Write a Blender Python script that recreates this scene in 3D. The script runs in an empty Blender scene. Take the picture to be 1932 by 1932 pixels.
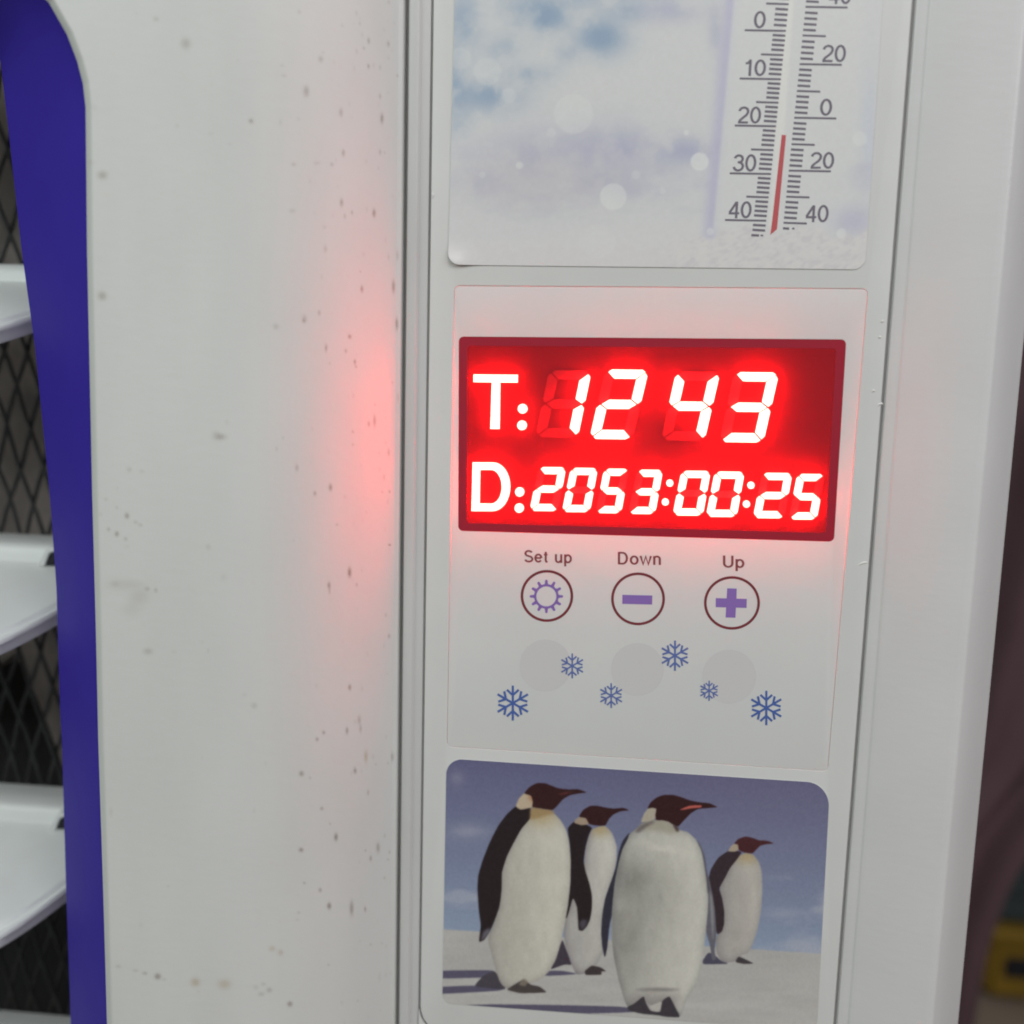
import bpy, bmesh, math, random
import numpy as np
from mathutils import Vector, Matrix

random.seed(7); np.random.seed(7)
S = bpy.context.scene
COL = S.collection

# ------------------------------------------------------------------ camera
# All layout is in millimetres in the frame of the control strip (X right, Y into the cooler,
# Z up, origin at the top-left corner of the clock window); metres in the scene.
H0 = 600.0                                     # height of that corner above the floor, mm
F_U = 2100.0                                   # focal length for a 1932-unit wide frame
CAM = np.array([29.195, -194.77, -0.085])
ROT = np.array([[0.99440911, -0.02495989, 0.10260369],
                [0.04065665, 0.98725437, -0.15386957],
                [-0.09745537, 0.15718083, 0.98274953]])   # rows right/down/forward over (x, down, into)
def _w(v): return np.array([v[0], v[2], -v[1]])
C_R, C_D, C_F = _w(ROT[0]), _w(ROT[1]), _w(ROT[2])
def ray(u, v):
    return C_F + C_R * ((u - 966) / F_U) + C_D * ((v - 966) / F_U)
def W(u, v, y=0.0):
    """point of the plane Y = y (mm) that the picture position (u, v) looks at"""
    d = ray(u, v); t = (y - CAM[1]) / d[1]
    return CAM + d * t
def proj(p):
    q = np.asarray(p, float) - CAM
    z = q @ C_F
    return 966 + F_U * (q @ C_R) / z, 966 + F_U * (q @ C_D) / z
def M3(p): return Vector((p[0] * .001, p[1] * .001, (p[2] + H0) * .001))

cam_d = bpy.data.cameras.new('camera'); cam = bpy.data.objects.new('camera', cam_d); COL.objects.link(cam)
cam_d.sensor_width = 36; cam_d.sensor_fit = 'HORIZONTAL'; cam_d.lens = 36 * F_U / 1932
cam_d.clip_start = 0.005; cam_d.clip_end = 60
r, u_, b = Vector(C_R), Vector(-C_D), Vector(-C_F)
mw = Matrix(((r[0], u_[0], b[0], 0), (r[1], u_[1], b[1], 0), (r[2], u_[2], b[2], 0), (0, 0, 0, 1)))
mw.translation = M3(CAM); cam.matrix_world = mw
cam_d.dof.use_dof = True; cam_d.dof.focus_distance = 0.196; cam_d.dof.aperture_fstop = 11.5
S.camera = cam

# ------------------------------------------------------------------ light
wd = bpy.data.worlds.new('World'); S.world = wd; wd.use_nodes = True
bg = wd.node_tree.nodes['Background']; bg.inputs[0].default_value = (0.93, 1.0, 0.97, 1); bg.inputs[1].default_value = 0.17
def area(name, loc, target, size, power, col, size_y=None):
    l = bpy.data.lights.new(name, 'AREA'); l.energy = power; l.color = col; l.size = size
    if size_y: l.shape = 'RECTANGLE'; l.size_y = size_y
    o = bpy.data.objects.new(name, l); COL.objects.link(o); o.location = loc
    o.rotation_euler = (Vector(target) - Vector(loc)).to_track_quat('-Z', 'Y').to_euler()
    return o
area('ceiling_lamp', (0.24, -0.62, 1.16), (0.03, 0, 0.58), 0.5, 2.4, (1.0, 0.98, 0.99), 0.45)
area('right_lamp', (0.95, -0.55, 1.05), (0.08, 0, 0.6), 0.5, 3.0, (0.985, 0.955, 1.0))  # soft light from the upper right, no window modelled
area('side_lamp', (-0.58, -0.66, 1.06), (-0.09, 0, 0.58), 0.45, 2.7, (0.89, 1.0, 0.965))
S.view_settings.view_transform = 'Standard'; S.view_settings.look = 'None'
S.view_settings.exposure = 0.13; S.view_settings.gamma = 1.0
S.render.engine = 'CYCLES'
S.cycles.max_bounces = 10; S.cycles.transparent_max_bounces = 12; S.cycles.use_denoising = True
S.cycles.caustics_reflective = False; S.cycles.caustics_refractive = False
S.cycles.sample_clamp_indirect = 20; S.cycles.filter_width = 1.9

# ------------------------------------------------------------------ materials
def lin(c): 
    c = np.asarray(c, float) / 255.0
    return np.where(c <= .04045, c / 12.92, ((c + .055) / 1.055) ** 2.4)
MATS = {}
def mat(name, base=(.7, .7, .7), rough=.5, spec=.5, metal=0, var=0.0, vscale=200, vmap=(1, 1, 1), bump=0.0, bscale=800,
        bmap=(1, 1, 1), emit=None, estr=1.0, attr=None, dirt=False, sss=0, srad=(1, .3, .25), sscale=.004, bdist=.0004, coat=0, trans=0):
    m = bpy.data.materials.new(name); m.use_nodes = True; MATS[name] = m
    nt = m.node_tree; N = nt.nodes; L = nt.links
    p = N['Principled BSDF']
    p.inputs['Base Color'].default_value = (*base, 1); p.inputs['Roughness'].default_value = rough
    p.inputs['Specular IOR Level'].default_value = spec; p.inputs['Metallic'].default_value = metal
    p.inputs['Coat Weight'].default_value = coat
    tc = N.new('ShaderNodeTexCoord')
    col = None
    if attr:
        a = N.new('ShaderNodeAttribute'); a.attribute_name = attr; col = a.outputs['Color']
    if var:
        mp = N.new('ShaderNodeMapping'); mp.inputs['Scale'].default_value = vmap
        L.new(tc.outputs['Object'], mp.inputs[0])
        n = N.new('ShaderNodeTexNoise'); n.inputs['Scale'].default_value = vscale; n.inputs['Detail'].default_value = 5
        L.new(mp.outputs[0], n.inputs['Vector'])
        r1 = N.new('ShaderNodeMapRange'); r1.inputs[1].default_value = .3; r1.inputs[2].default_value = .7
        r1.inputs[3].default_value = 1 - var; r1.inputs[4].default_value = 1 + var * .4
        L.new(n.outputs[0], r1.inputs[0])
        mx = N.new('ShaderNodeMix'); mx.data_type = 'RGBA'; mx.blend_type = 'MULTIPLY'; mx.inputs[0].default_value = 1
        if col: L.new(col, mx.inputs[6])
        else: mx.inputs[6].default_value = (*base, 1)
        L.new(r1.outputs[0], mx.inputs[7]); col = mx.outputs[2]
    if dirt:
        a = N.new('ShaderNodeAttribute'); a.attribute_name = 'dirt'
        mx = N.new('ShaderNodeMix'); mx.data_type = 'RGBA'; mx.blend_type = 'MULTIPLY'; mx.inputs[0].default_value = 1
        if col: L.new(col, mx.inputs[6])
        else: mx.inputs[6].default_value = (*base, 1)
        L.new(a.outputs['Color'], mx.inputs[7]); col = mx.outputs[2]
    if col: L.new(col, p.inputs['Base Color'])
    if bump:
        mp = N.new('ShaderNodeMapping'); mp.inputs['Scale'].default_value = bmap
        L.new(tc.outputs['Object'], mp.inputs[0])
        n = N.new('ShaderNodeTexNoise'); n.inputs['Scale'].default_value = bscale; n.inputs['Detail'].default_value = 3
        L.new(mp.outputs[0], n.inputs['Vector'])
        bp = N.new('ShaderNodeBump'); bp.inputs['Strength'].default_value = bump; bp.inputs['Distance'].default_value = bdist
        L.new(n.outputs[0], bp.inputs['Height']); L.new(bp.outputs[0], p.inputs['Normal'])
    if emit:
        p.inputs['Emission Color'].default_value = (*emit, 1); p.inputs['Emission Strength'].default_value = estr
    if trans:
        tb_ = N.new('ShaderNodeBsdfTranslucent'); tb_.inputs[0].default_value = ((.9, .86, .85, 1) if base[1] > .3 else (.5, .02, .04, 1)); mxs = N.new('ShaderNodeMixShader'); mxs.inputs[0].default_value = trans
        L.new(p.outputs[0], mxs.inputs[1]); L.new(tb_.outputs[0], mxs.inputs[2]); L.new(mxs.outputs[0], N['Material Output'].inputs[0])
    if sss:
        p.inputs['Subsurface Weight'].default_value = sss; p.inputs['Subsurface Radius'].default_value = srad
        p.inputs['Subsurface Scale'].default_value = sscale
    return m

WHITE = (.74, .745, .725)
mat('panel_plastic', WHITE, .42, .4, var=.05, vscale=60, vmap=(1, 1, .35), bump=.085, bscale=560, bmap=(.65, 1, 1.15), dirt=True)
mat('side_plastic', (.74, .735, .735), .36, .45, var=.03, vscale=60, bump=.08, bscale=700, bmap=(.4, 1, 1.3))
mat('strip_plastic', (.74, .74, .725), .34, .45, var=.03, vscale=70, bump=.04, bscale=500)
mat('rim_plastic', (.66, .66, .65), .4, .4, var=.08, vscale=120, vmap=(1, 1, .2), bump=.05)
mat('overlay_plastic', (.84, .845, .835), .33, .45, var=.02, vscale=60, trans=.13)
mat('blue_plastic', (.054, .034, .41), .5, .05, var=.04, vscale=90, bump=.05, bscale=900)
mat('louvre_plastic', (.85, .87, .855), .35, .45, var=.06, vscale=60, bump=.04)
mat('dark_plastic', (.02, .02, .026), .5, .4, bump=.1)
mat('liner', (.04, .038, .042), .6, .3, var=.3, vscale=40)
mat('filter_pad', (.55, .49, .46), .9, .2, var=.35, vscale=90, bump=.5, bscale=300)
mat('wire', (.075, .078, .08), .45, .5, var=.4, vscale=160)
mat('display_base', (.09, .0008, .0012), .55, .12)
mat('display_wall', (.46, .026, .05), .4, .3, trans=.13)
mat('tray', (.22, .2, .2), .6, .3)
mat('wedge_white', (.62, .62, .61), .6, .3)
mat('unlit_segment', (.22, .022, .03), .5, .3)
mat('lit_segment', (.5, .02, .02), .5, .3, emit=(1, .032, .025), estr=120)
mat('ink_maroon', (.23, .04, .052), .4, .4)
mat('ink_caption', (.30, .075, .08), .4, .4)
mat('ink_violet', (.30, .17, .52), .4, .4)
mat('ink_blue', (.085, .15, .44), .4, .4)
mat('ink_blue_pale', (.14, .19, .46), .4, .4)
mat('ink_grey', (.20, .175, .215), .4, .4)
mat('ink_red', (.58, .12, .13), .4, .4)
mat('shade_grey', (.775, .758, .762), .33, .45, trans=.12)
mat('print', (1, 1, 1), .30, .5, attr='col')
mat('chip', (.8, .78, .76), .35, .5)
# tinted window of the clock: clear red film whose own face is slightly matt
m = bpy.data.materials.new('red_window'); m.use_nodes = True; MATS['red_window'] = m
nt = m.node_tree; nt.nodes.clear(); NN = nt.nodes.new; LK = nt.links.new
o_ = NN('ShaderNodeOutputMaterial'); tr = NN('ShaderNodeBsdfTransparent'); gl = NN('ShaderNodeBsdfGlossy'); df = NN('ShaderNodeBsdfDiffuse')
tr.inputs[0].default_value = (.98, .86, .86, 1); gl.inputs['Roughness'].default_value = .2; df.inputs[0].default_value = (.72, .03, .045, 1)
fr = NN('ShaderNodeLayerWeight'); fr.inputs[0].default_value = .5
pw = NN('ShaderNodeMath'); pw.operation = 'POWER'; pw.inputs[1].default_value = 5
ml = NN('ShaderNodeMapRange'); ml.inputs[3].default_value = .02; ml.inputs[4].default_value = .5
tc = NN('ShaderNodeTexCoord'); ns = NN('ShaderNodeTexNoise'); ns.inputs['Scale'].default_value = 28; ns.inputs['Detail'].default_value = 1
mr = NN('ShaderNodeMapRange'); mr.inputs[1].default_value = .3; mr.inputs[2].default_value = .7; mr.inputs[3].default_value = .46; mr.inputs[4].default_value = .54
m1 = NN('ShaderNodeMixShader'); m2 = NN('ShaderNodeMixShader')
LK(tc.outputs['Object'], ns.inputs['Vector']); LK(ns.outputs[0], mr.inputs[0]); LK(mr.outputs[0], m1.inputs[0])
LK(tr.outputs[0], m1.inputs[1]); LK(df.outputs[0], m1.inputs[2])
LK(fr.outputs['Facing'], pw.inputs[0]); LK(pw.outputs[0], ml.inputs[0]); LK(ml.outputs[0], m2.inputs[0]); LK(m1.outputs[0], m2.inputs[1]); LK(gl.outputs[0], m2.inputs[2]); LK(m2.outputs[0], o_.inputs[0])
# background
mat('floor', (.34, .27, .21), .6, .3, var=.2, vscale=6)
mat('dark_wall', (.028, .015, .018), .8, .2, var=.3, vscale=3)
mat('dark_cloth', (.15, .092, .105), .9, .1, var=.3, vscale=8)
mat('teal', (.055, .075, .08), .5, .4, var=.15, vscale=12)
mat('yellow', (.33, .20, .022), .5, .4, var=.2, vscale=12)
mat('pale', (.50, .38, .34), .8, .2, var=.2, vscale=15)
mat('hole_dark', (.018, .018, .024), .6, .3)

# ------------------------------------------------------------------ mesh helpers
ORG = {}
def empty(name, p):
    o = bpy.data.objects.new(name, None); COL.objects.link(o); o.location = p; o.empty_display_size = .02
    ORG[o.name] = Vector(p); return o
def put(name, verts, faces, material, parent=None, smooth=False, sharp=None, cols=None, attr='col', mm=True):
    """verts in mm (strip frame) or metres -> one mesh object with its origin at its middle"""
    V = np.asarray(verts, float)
    if mm: V = np.column_stack([V[:, 0], V[:, 1], V[:, 2] + H0]) * .001
    c = (V.min(0) + V.max(0)) / 2
    me = bpy.data.meshes.new(name)
    if isinstance(faces, np.ndarray) and faces.ndim == 2:
        n = len(faces); k = faces.shape[1]
        me.vertices.add(len(V)); me.vertices.foreach_set('co', (V - c).astype('f').ravel())
        me.loops.add(n * k); me.loops.foreach_set('vertex_index', faces.astype('i').ravel())
        me.polygons.add(n); me.polygons.foreach_set('loop_start', np.arange(0, n * k, k, dtype='i'))
        me.update(calc_edges=True); me.validate()
    else:
        me.from_pydata([tuple(x) for x in (V - c)], [], [tuple(f) for f in faces])
    if cols is not None:
        a = me.attributes.new(attr, 'FLOAT_COLOR', 'POINT')
        a.data.foreach_set('color', np.column_stack([cols, np.ones(len(cols))]).astype('f').ravel())
    if smooth:
        me.polygons.foreach_set('use_smooth', np.ones(len(me.polygons), bool))
        if sharp: me.set_sharp_from_angle(angle=math.radians(sharp))
    me.update()
    me.materials.append(MATS[material])
    o = bpy.data.objects.new(name, me); COL.objects.link(o)
    po = ORG[parent.name] if parent else Vector((0, 0, 0))
    if parent: o.parent = parent
    o.location = Vector(c) - po; ORG[o.name] = Vector(c)
    return o
def tag(o, label, cat, group=None):
    o['label'] = label; o['category'] = cat
    if group: o['group'] = group
    return o
def grid_faces(nr, nc):
    i = np.arange((nr - 1) * (nc - 1)); r_, c_ = i // (nc - 1), i % (nc - 1); a = r_ * nc + c_
    return np.column_stack([a, a + 1, a + nc + 1, a + nc])
def slab(name, poly, y0, y1, material, parent, holes=(), bevel=0.0, smooth=False, back=True):
    """poly: list of (x, z) in mm, extruded from the front plane y0 back to y1, optional holes"""
    bm = bmesh.new()
    def loop(pts):
        vs = [bm.verts.new((p[0], y0, p[1])) for p in pts]
        return [bm.edges.new((vs[i], vs[(i + 1) % len(vs)])) for i in range(len(vs))]
    es = loop(poly)
    for h in holes: es += loop(h)
    if holes: bmesh.ops.triangle_fill(bm, use_beauty=True, edges=es)
    else: bm.faces.new([v for v in bm.verts])
    bmesh.ops.recalc_face_normals(bm, faces=bm.faces)
    if sum(f.normal.y * f.calc_area() for f in bm.faces) > 0: bmesh.ops.reverse_faces(bm, faces=bm.faces)
    rim = [e for e in bm.edges if e.is_boundary]
    front = list(bm.faces)
    r_ = bmesh.ops.extrude_edge_only(bm, edges=rim)
    nv = [g for g in r_['geom'] if isinstance(g, bmesh.types.BMVert)]
    for v in nv: v.co.y = y1
    if bevel:
        ed = [e for e in bm.edges if len(e.link_faces) == 2 and abs(e.verts[0].co.y - y0) < 1e-6 and abs(e.verts[1].co.y - y0) < 1e-6
              and any(abs(f.normal.y) < .5 or f not in front for f in e.link_faces) and (e.link_faces[0] in front) != (e.link_faces[1] in front)]
        bmesh.ops.bevel(bm, geom=ed, offset=bevel, segments=3, profile=.6, affect='EDGES')
    be = [e for e in bm.edges if e.is_boundary]
    if not back: pass
    elif holes: bmesh.ops.triangle_fill(bm, use_beauty=True, edges=be)
    else: bmesh.ops.holes_fill(bm, edges=be, sides=0)
    if back: bmesh.ops.recalc_face_normals(bm, faces=bm.faces)
    bm.verts.ensure_lookup_table(); bm.verts.index_update()
    V = [tuple(v.co) for v in bm.verts]; Fc = [[v.index for v in f.verts] for f in bm.faces]
    bm.free()
    return put(name, V, Fc, material, parent, smooth=bool(bevel) or smooth, sharp=35)
def UV(pts, y):                                 # picture positions -> (x, z) on the plane y
    out = []
    for (u, v) in pts:
        p = W(u, v, y); out.append((p[0], p[2]))
    return out
def rounded(quad, r, n=6):
    """rounded polygon from corner points (list of (x, z)) with one radius or one each"""
    out = []; k = len(quad)
    rs = r if isinstance(r, (list, tuple)) else [r] * k
    for i in range(k):
        p0, p, p1 = np.array(quad[i - 1], float), np.array(quad[i], float), np.array(quad[(i + 1) % k], float)
        a = (p0 - p) / np.linalg.norm(p0 - p); c = (p1 - p) / np.linalg.norm(p1 - p)
        A, Cc = p + a * rs[i], p + c * rs[i]
        if rs[i] == 0: out.append(tuple(p)); continue
        for j in range(n + 1):
            t = j / n
            out.append(tuple((1 - t) ** 2 * A + 2 * t * (1 - t) * (p * .86 + (A + Cc) * .07) + t * t * Cc))
    return out

# ================================================================== the air cooler
root = empty('air_cooler', (0.0, 0.06, 0.0))
tag(root, 'white plastic air cooler with lit red clock display, penguin sticker and blue-edged louvres', 'air cooler')

# ------------------------------------------------------------------ curved front panel with its dirt
GX = W(756, 900, 0)[0]                           # seam between the front panel and the strip rim
HH, LL = 19.0, 13.0
def hsurf(x):
    d = np.maximum(GX - np.asarray(x, float), 0)
    return -(0.4 + HH * (1 - np.exp(-d / LL)))
def on_panel(u, v):
    d = ray(u, v); a, c = 120.0, 260.0
    for _ in range(50):
        t = (a + c) / 2; p = CAM + d * t
        if p[1] < hsurf(p[0]): a = t
        else: c = t
    return CAM + d * (a + c) / 2
EDGE = [(-330, -150), (-160, -128), (-60, -95), (20, -52), (82, 0), (117, 62), (136, 112), (147, 155), (152, 200), (153.5, 330), (155, 474), (159, 651),
        (165, 930), (172, 1180), (177, 1403), (185.4, 1651), (193.5, 1923), (203, 2230)]
ep = np.array([on_panel(*e) for e in EDGE]); ez = ep[::-1, 2]; ex = ep[::-1, 0]
def xl(z): return np.interp(z, ez, ex)
ztop, zbot = ez[-1], ez[0]
rows = np.concatenate([np.linspace(ztop + 40, ztop + .02, 6), np.linspace(ztop, W(0, 1990, -15)[2], 820), np.linspace(W(0, 2000, -15)[2], zbot, 20)])
ncol = 300
LR = 2.0
Vp = []
for z in rows:
    x0 = (xl(z) if z <= ztop else ex[-1]) + LR
    t = np.linspace(0, 1, ncol)
    xs = GX - .7 - (GX - .7 - x0) * t
    ys = hsurf(xs)
    row = [(GX, 7.0, z), (GX, .7 + float(ys[0]), z), (GX - .07, .32 + float(ys[0]), z), (GX - .25, .1 + float(ys[0]), z)]
    row += list(zip(xs, ys, np.full(ncol, z)))
    y0 = float(ys[-1])
    for a, c in ((.25, .03), (.5, .14), (1.05, .52), (1.65, .98), (1.85, 1.25), (1.97, 1.7), (2.0, 2.4), (2.0, 6)):
        row.append((x0 - a, y0 + c, z))
    Vp.append(row)
nr, nc = len(Vp), len(Vp[0])
Vp = np.array(Vp).reshape(-1, 3)
# dirt: soft spots, drips and smudges at their places on the panel
spots = []
def sp(off, sc, lst):
    for (x, y, rx, ry, s, *k) in lst:
        spots.append((off[0] + x * sc, off[1] + y * sc, max(rx * sc * .9, 1.4), max(ry * sc * .9, 1.4), s, k[0] if k else 0))
sp((133.9, 602.5), .3465, [(810, 640, 28, 14, .42), (790, 620, 18, 10, .16), (850, 560, 9, 12, .1), (305, 1070, 11, 13, .5), (352, 1105, 10, 8, .22), (378, 1120, 10, 8, .22), (205, 1143, 8, 9, .3),
    (250, 1168, 10, 12, .5), (298, 1195, 9, 9, .25), (190, 980, 9, 8, .15), (250, 1025, 8, 8, .15), (320, 818, 10, 8, .14), (385, 828, 12, 9, .12), (160, 1062, 10, 8, .12),
    (300, 1445, 85, 24, .14), (370, 1510, 45, 34, .16), (330, 1580, 42, 34, .10), (240, 1440, 22, 14, .14), (415, 1468, 12, 10, .28), (462, 1475, 9, 10, .28), (420, 1808, 22, 14, .28), (560, 1810, 12, 7, .1),
    (748, 1240, 12, 13, .16), (832, 1405, 14, 16, .10), (1230, 808, 8, 15, .32), (1413, 915, 8, 16, .6), (1328, 948, 7, 10, .45), (1448, 1118, 6, 5, .3), (1120, 705, 6, 10, .2), (1155, 645, 6, 8, .15),
    (1517, 1378, 8, 22, .75), (1405, 1448, 7, 15, .6), (1408, 1480, 4, 16, .3), (1556, 1445, 5, 9, .3), (1653, 553, 6, 26, .5), (1622, 570, 5, 13, .45), (1546, 232, 5, 12, .6), (1552, 258, 5, 6, .4),
    (1497, 172, 6, 9, .4), (1518, 95, 7, 9, .35), (1388, 160, 5, 18, .3), (1268, 8, 7, 8, .35), (1115, 40, 12, 12, .16), (1730, 725, 5, 16, .4), (1705, 860, 4, 14, .3), (1735, 938, 4, 6, .5), (1735, 1228, 6, 4, .7),
    (1780, 430, 4, 22, .35), (1732, 1725, 6, 10, .4), (1715, 1610, 5, 8, .25), (1535, 612, 5, 6, .35), (1535, 682, 5, 6, .3), (1750, 345, 4, 5, .3), (1655, 465, 4, 4, .3), (1695, 940, 4, 5, .3), (1408, 240, 4, 6, .25), (1775, 30, 4, 26, .35)])
sp((133.9, 1271.9), .3465, [(1518, 72, 7, 13, .6), (1570, 250, 8, 20, .35), (1577, 298, 6, 18, .35), (1503, 308, 6, 16, .55), (1376, 318, 7, 9, .5), (1340, 355, 7, 9, .5), (1606, 448, 8, 28, .45, 1), (1547, 527, 7, 12, .6),
    (1255, 542, 11, 12, .55), (1302, 565, 6, 6, .25), (1618, 645, 5, 13, .35), (1366, 732, 8, 8, .45), (1411, 815, 5, 5, .3), (1443, 887, 8, 17, .75), (1253, 957, 11, 10, .6), (1672, 945, 8, 22, .5), (1632, 1003, 6, 13, .45),
    (1604, 960, 5, 6, .3), (1271, 1137, 7, 6, .35), (1357, 1176, 8, 10, .45), (1406, 1262, 9, 15, .75), (1528, 1275, 9, 32, .55), (1602, 1280, 5, 13, .5), (1240, 1298, 7, 6, .25), (1232, 1338, 8, 5, .15), (1708, 880, 4, 10, .25),
    (1735, 970, 4, 8, .3), (1727, 1010, 5, 5, .3), (1707, 1110, 5, 6, .3), (1748, 450, 5, 20, .5), (1727, 485, 4, 5, .3), (1660, 490, 4, 5, .25), (1632, 1472, 5, 6, .25), (1693, 1465, 4, 5, .2), (1680, 1650, 6, 20, .12), (1562, 1780, 4, 5, .2),
    (1192, 1796, 12, 12, .6), (1080, 1720, 14, 12, .32), (1048, 1688, 12, 9, .2), (1007, 1705, 13, 11, .16), (1036, 1742, 15, 10, .26), (1095, 1495, 16, 13, .30, 1), (1142, 1516, 12, 14, .32, 1), (1403, 1583, 6, 5, .25),
    (677, 1678, 22, 20, .42, 1), (836, 1688, 30, 24, .34, 1), (472, 1646, 15, 14, .62), (402, 1629, 12, 7, .35), (352, 1614, 14, 7, .22), (258, 1592, 14, 8, .2), (508, 1662, 10, 7, .15), (997, 172, 14, 14, .22), (945, 112, 12, 10, .08), (218, 750, 8, 22, .12)])
sp((401.7, 0), .3466, [(470, 65, 9, 8, .22), (705, 140, 6, 7, .2), (800, 128, 5, 8, .25), (848, 222, 6, 14, .45), (822, 262, 5, 7, .35), (783, 280, 5, 12, .2), (955, 238, 6, 13, .4), (587, 322, 11, 14, .32), (376, 357, 10, 6, .16), (387, 412, 12, 6, .22),
    (508, 497, 13, 24, .42), (847, 360, 5, 10, .55), (910, 367, 5, 10, .25), (1004, 412, 4, 6, .4), (910, 525, 5, 12, .35), (920, 645, 7, 22, .6), (697, 612, 9, 20, .38), (205, 658, 9, 10, .22), (710, 832, 7, 16, .45), (910, 828, 6, 12, .32), (935, 832, 4, 5, .3),
    (440, 895, 11, 7, .28), (566, 888, 14, 8, .2), (648, 895, 8, 8, .32), (700, 1103, 8, 18, .48), (757, 1157, 5, 9, .4), (718, 1177, 5, 12, .3), (877, 1160, 7, 18, .65), (432, 1147, 14, 8, .22), (608, 1237, 9, 7, .18), (612, 1355, 8, 16, .25),
    (811, 1573, 6, 15, .65), (983, 1560, 7, 28, .6), (1003, 1390, 5, 22, .3), (956, 1400, 4, 14, .2), (803, 1478, 4, 5, .3), (498, 1735, 11, 18, .3), (578, 1703, 7, 12, .35), (345, 1778, 16, 14, .1), (998, 1760, 5, 25, .45), (744, 1832, 8, 9, .35), (617, 1890, 6, 14, .3), (782, 72, 5, 12, .2), (957, 12, 6, 8, .25), (465, 648, 8, 8, .12)])
sp((0, 0), .2495, [(1180, 145, 18, 14, .22), (1405, 330, 30, 34, .32), (775, 1325, 32, 26, .38), (1900, 915, 16, 16, .3), (715, 815, 22, 18, .08), (690, 1230, 22, 18, .10)])
sp((0, 468.6), .2426, [(795, 370, 28, 28, .4), (1000, 1720, 16, 20, .1)])
pu, pv = proj(Vp)
dirt = np.ones((len(Vp), 3))
rng = np.random.RandomState(3)
for _ in range(110):                              # the faint specks in between
    if rng.rand() < .7: uu = 745 - abs(rng.normal(0, 75))
    else: uu = rng.uniform(180, 740)
    k = (745 - uu) / 500
    spots.append((uu, rng.uniform(-60, 1990), rng.uniform(1.2, 1.6 + 3 * k), rng.uniform(1.4, 4.0), rng.uniform(.03, .15), 0))
jit = np.sin(pu * .9 + 3 * np.sin(pv * .35)) * .5 + np.sin(pv * 1.1 + 2 * np.sin(pu * .5)) * .5
order = np.argsort(pv, kind='stable'); pvs = pv[order]
for (su, sv, rx, ry, s, kind) in spots:
    i0, i1 = np.searchsorted(pvs, [sv - 3 * ry, sv + 3 * ry]); id_ = order[i0:i1]
    q = ((pu[id_] - su) / rx) ** 2 + ((pv[id_] - sv) / ry) ** 2
    w = s * np.exp(-np.maximum(q + .35 * jit[id_], 0) ** 1.2 * .5)
    tint = np.array([1.0, 1.12, 1.2]) if kind == 0 else np.array([.6, .9, 1.25])
    dirt[id_] *= np.clip(1 - np.outer(w, tint) * .68, .03, 1)
put('front_panel', Vp, grid_faces(nr, nc)[:, ::-1], 'panel_plastic', root, smooth=True, sharp=50, cols=dirt, attr='dirt')

# ------------------------------------------------------------------ blue surround of the air outlet
INNER = [(-330, -40), (-160, -12), (-60, 30), (-25, 70), (0, 107), (15, 237), (41, 474), (65.6, 651), (93.7, 930), (106.4, 1107), (113.8, 1350), (117.1, 1406), (123.8, 1651), (133.2, 1923), (141, 2230)]
ip = np.array([W(u, v, 1.0) for u, v in INNER]); iz, ix = ip[::-1, 2], ip[::-1, 0]
o_pts = []
nzb = 120
for k in range(nzb):                               # ribbon from the white lip to the inner rim, parametrised along both curves
    s = k / (nzb - 1)
    def along(P):
        d = np.concatenate([[0], np.cumsum(np.linalg.norm(np.diff(P, axis=0), axis=1))]); d /= d[-1]
        return np.array([np.interp(s, d, P[:, i]) for i in range(3)])
    A = along(ep); B = along(ip)
    A = A + np.array([.55, 3.0, 0]); A2 = A + np.array([1.2, 2.5, 0])
    row = [A2]
    for t in np.linspace(0, 1, 10):
        p = A * (1 - t) + B * t; p[1] -= 1.6 * math.sin(math.pi * t) * .5
        row.append(p)
    row.append(B + np.array([.25, .6, 0])); row.append(B + np.array([.9, 2.2, 0])); row.append(B + np.array([1.2, 14, 0]))
    o_pts.append(row)
n1, n2 = len(o_pts), len(o_pts[0])
put('blue_surround', np.array(o_pts).reshape(-1, 3), grid_faces(n1, n2)[:, ::-1], 'blue_plastic', root, smooth=True, sharp=60)

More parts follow.
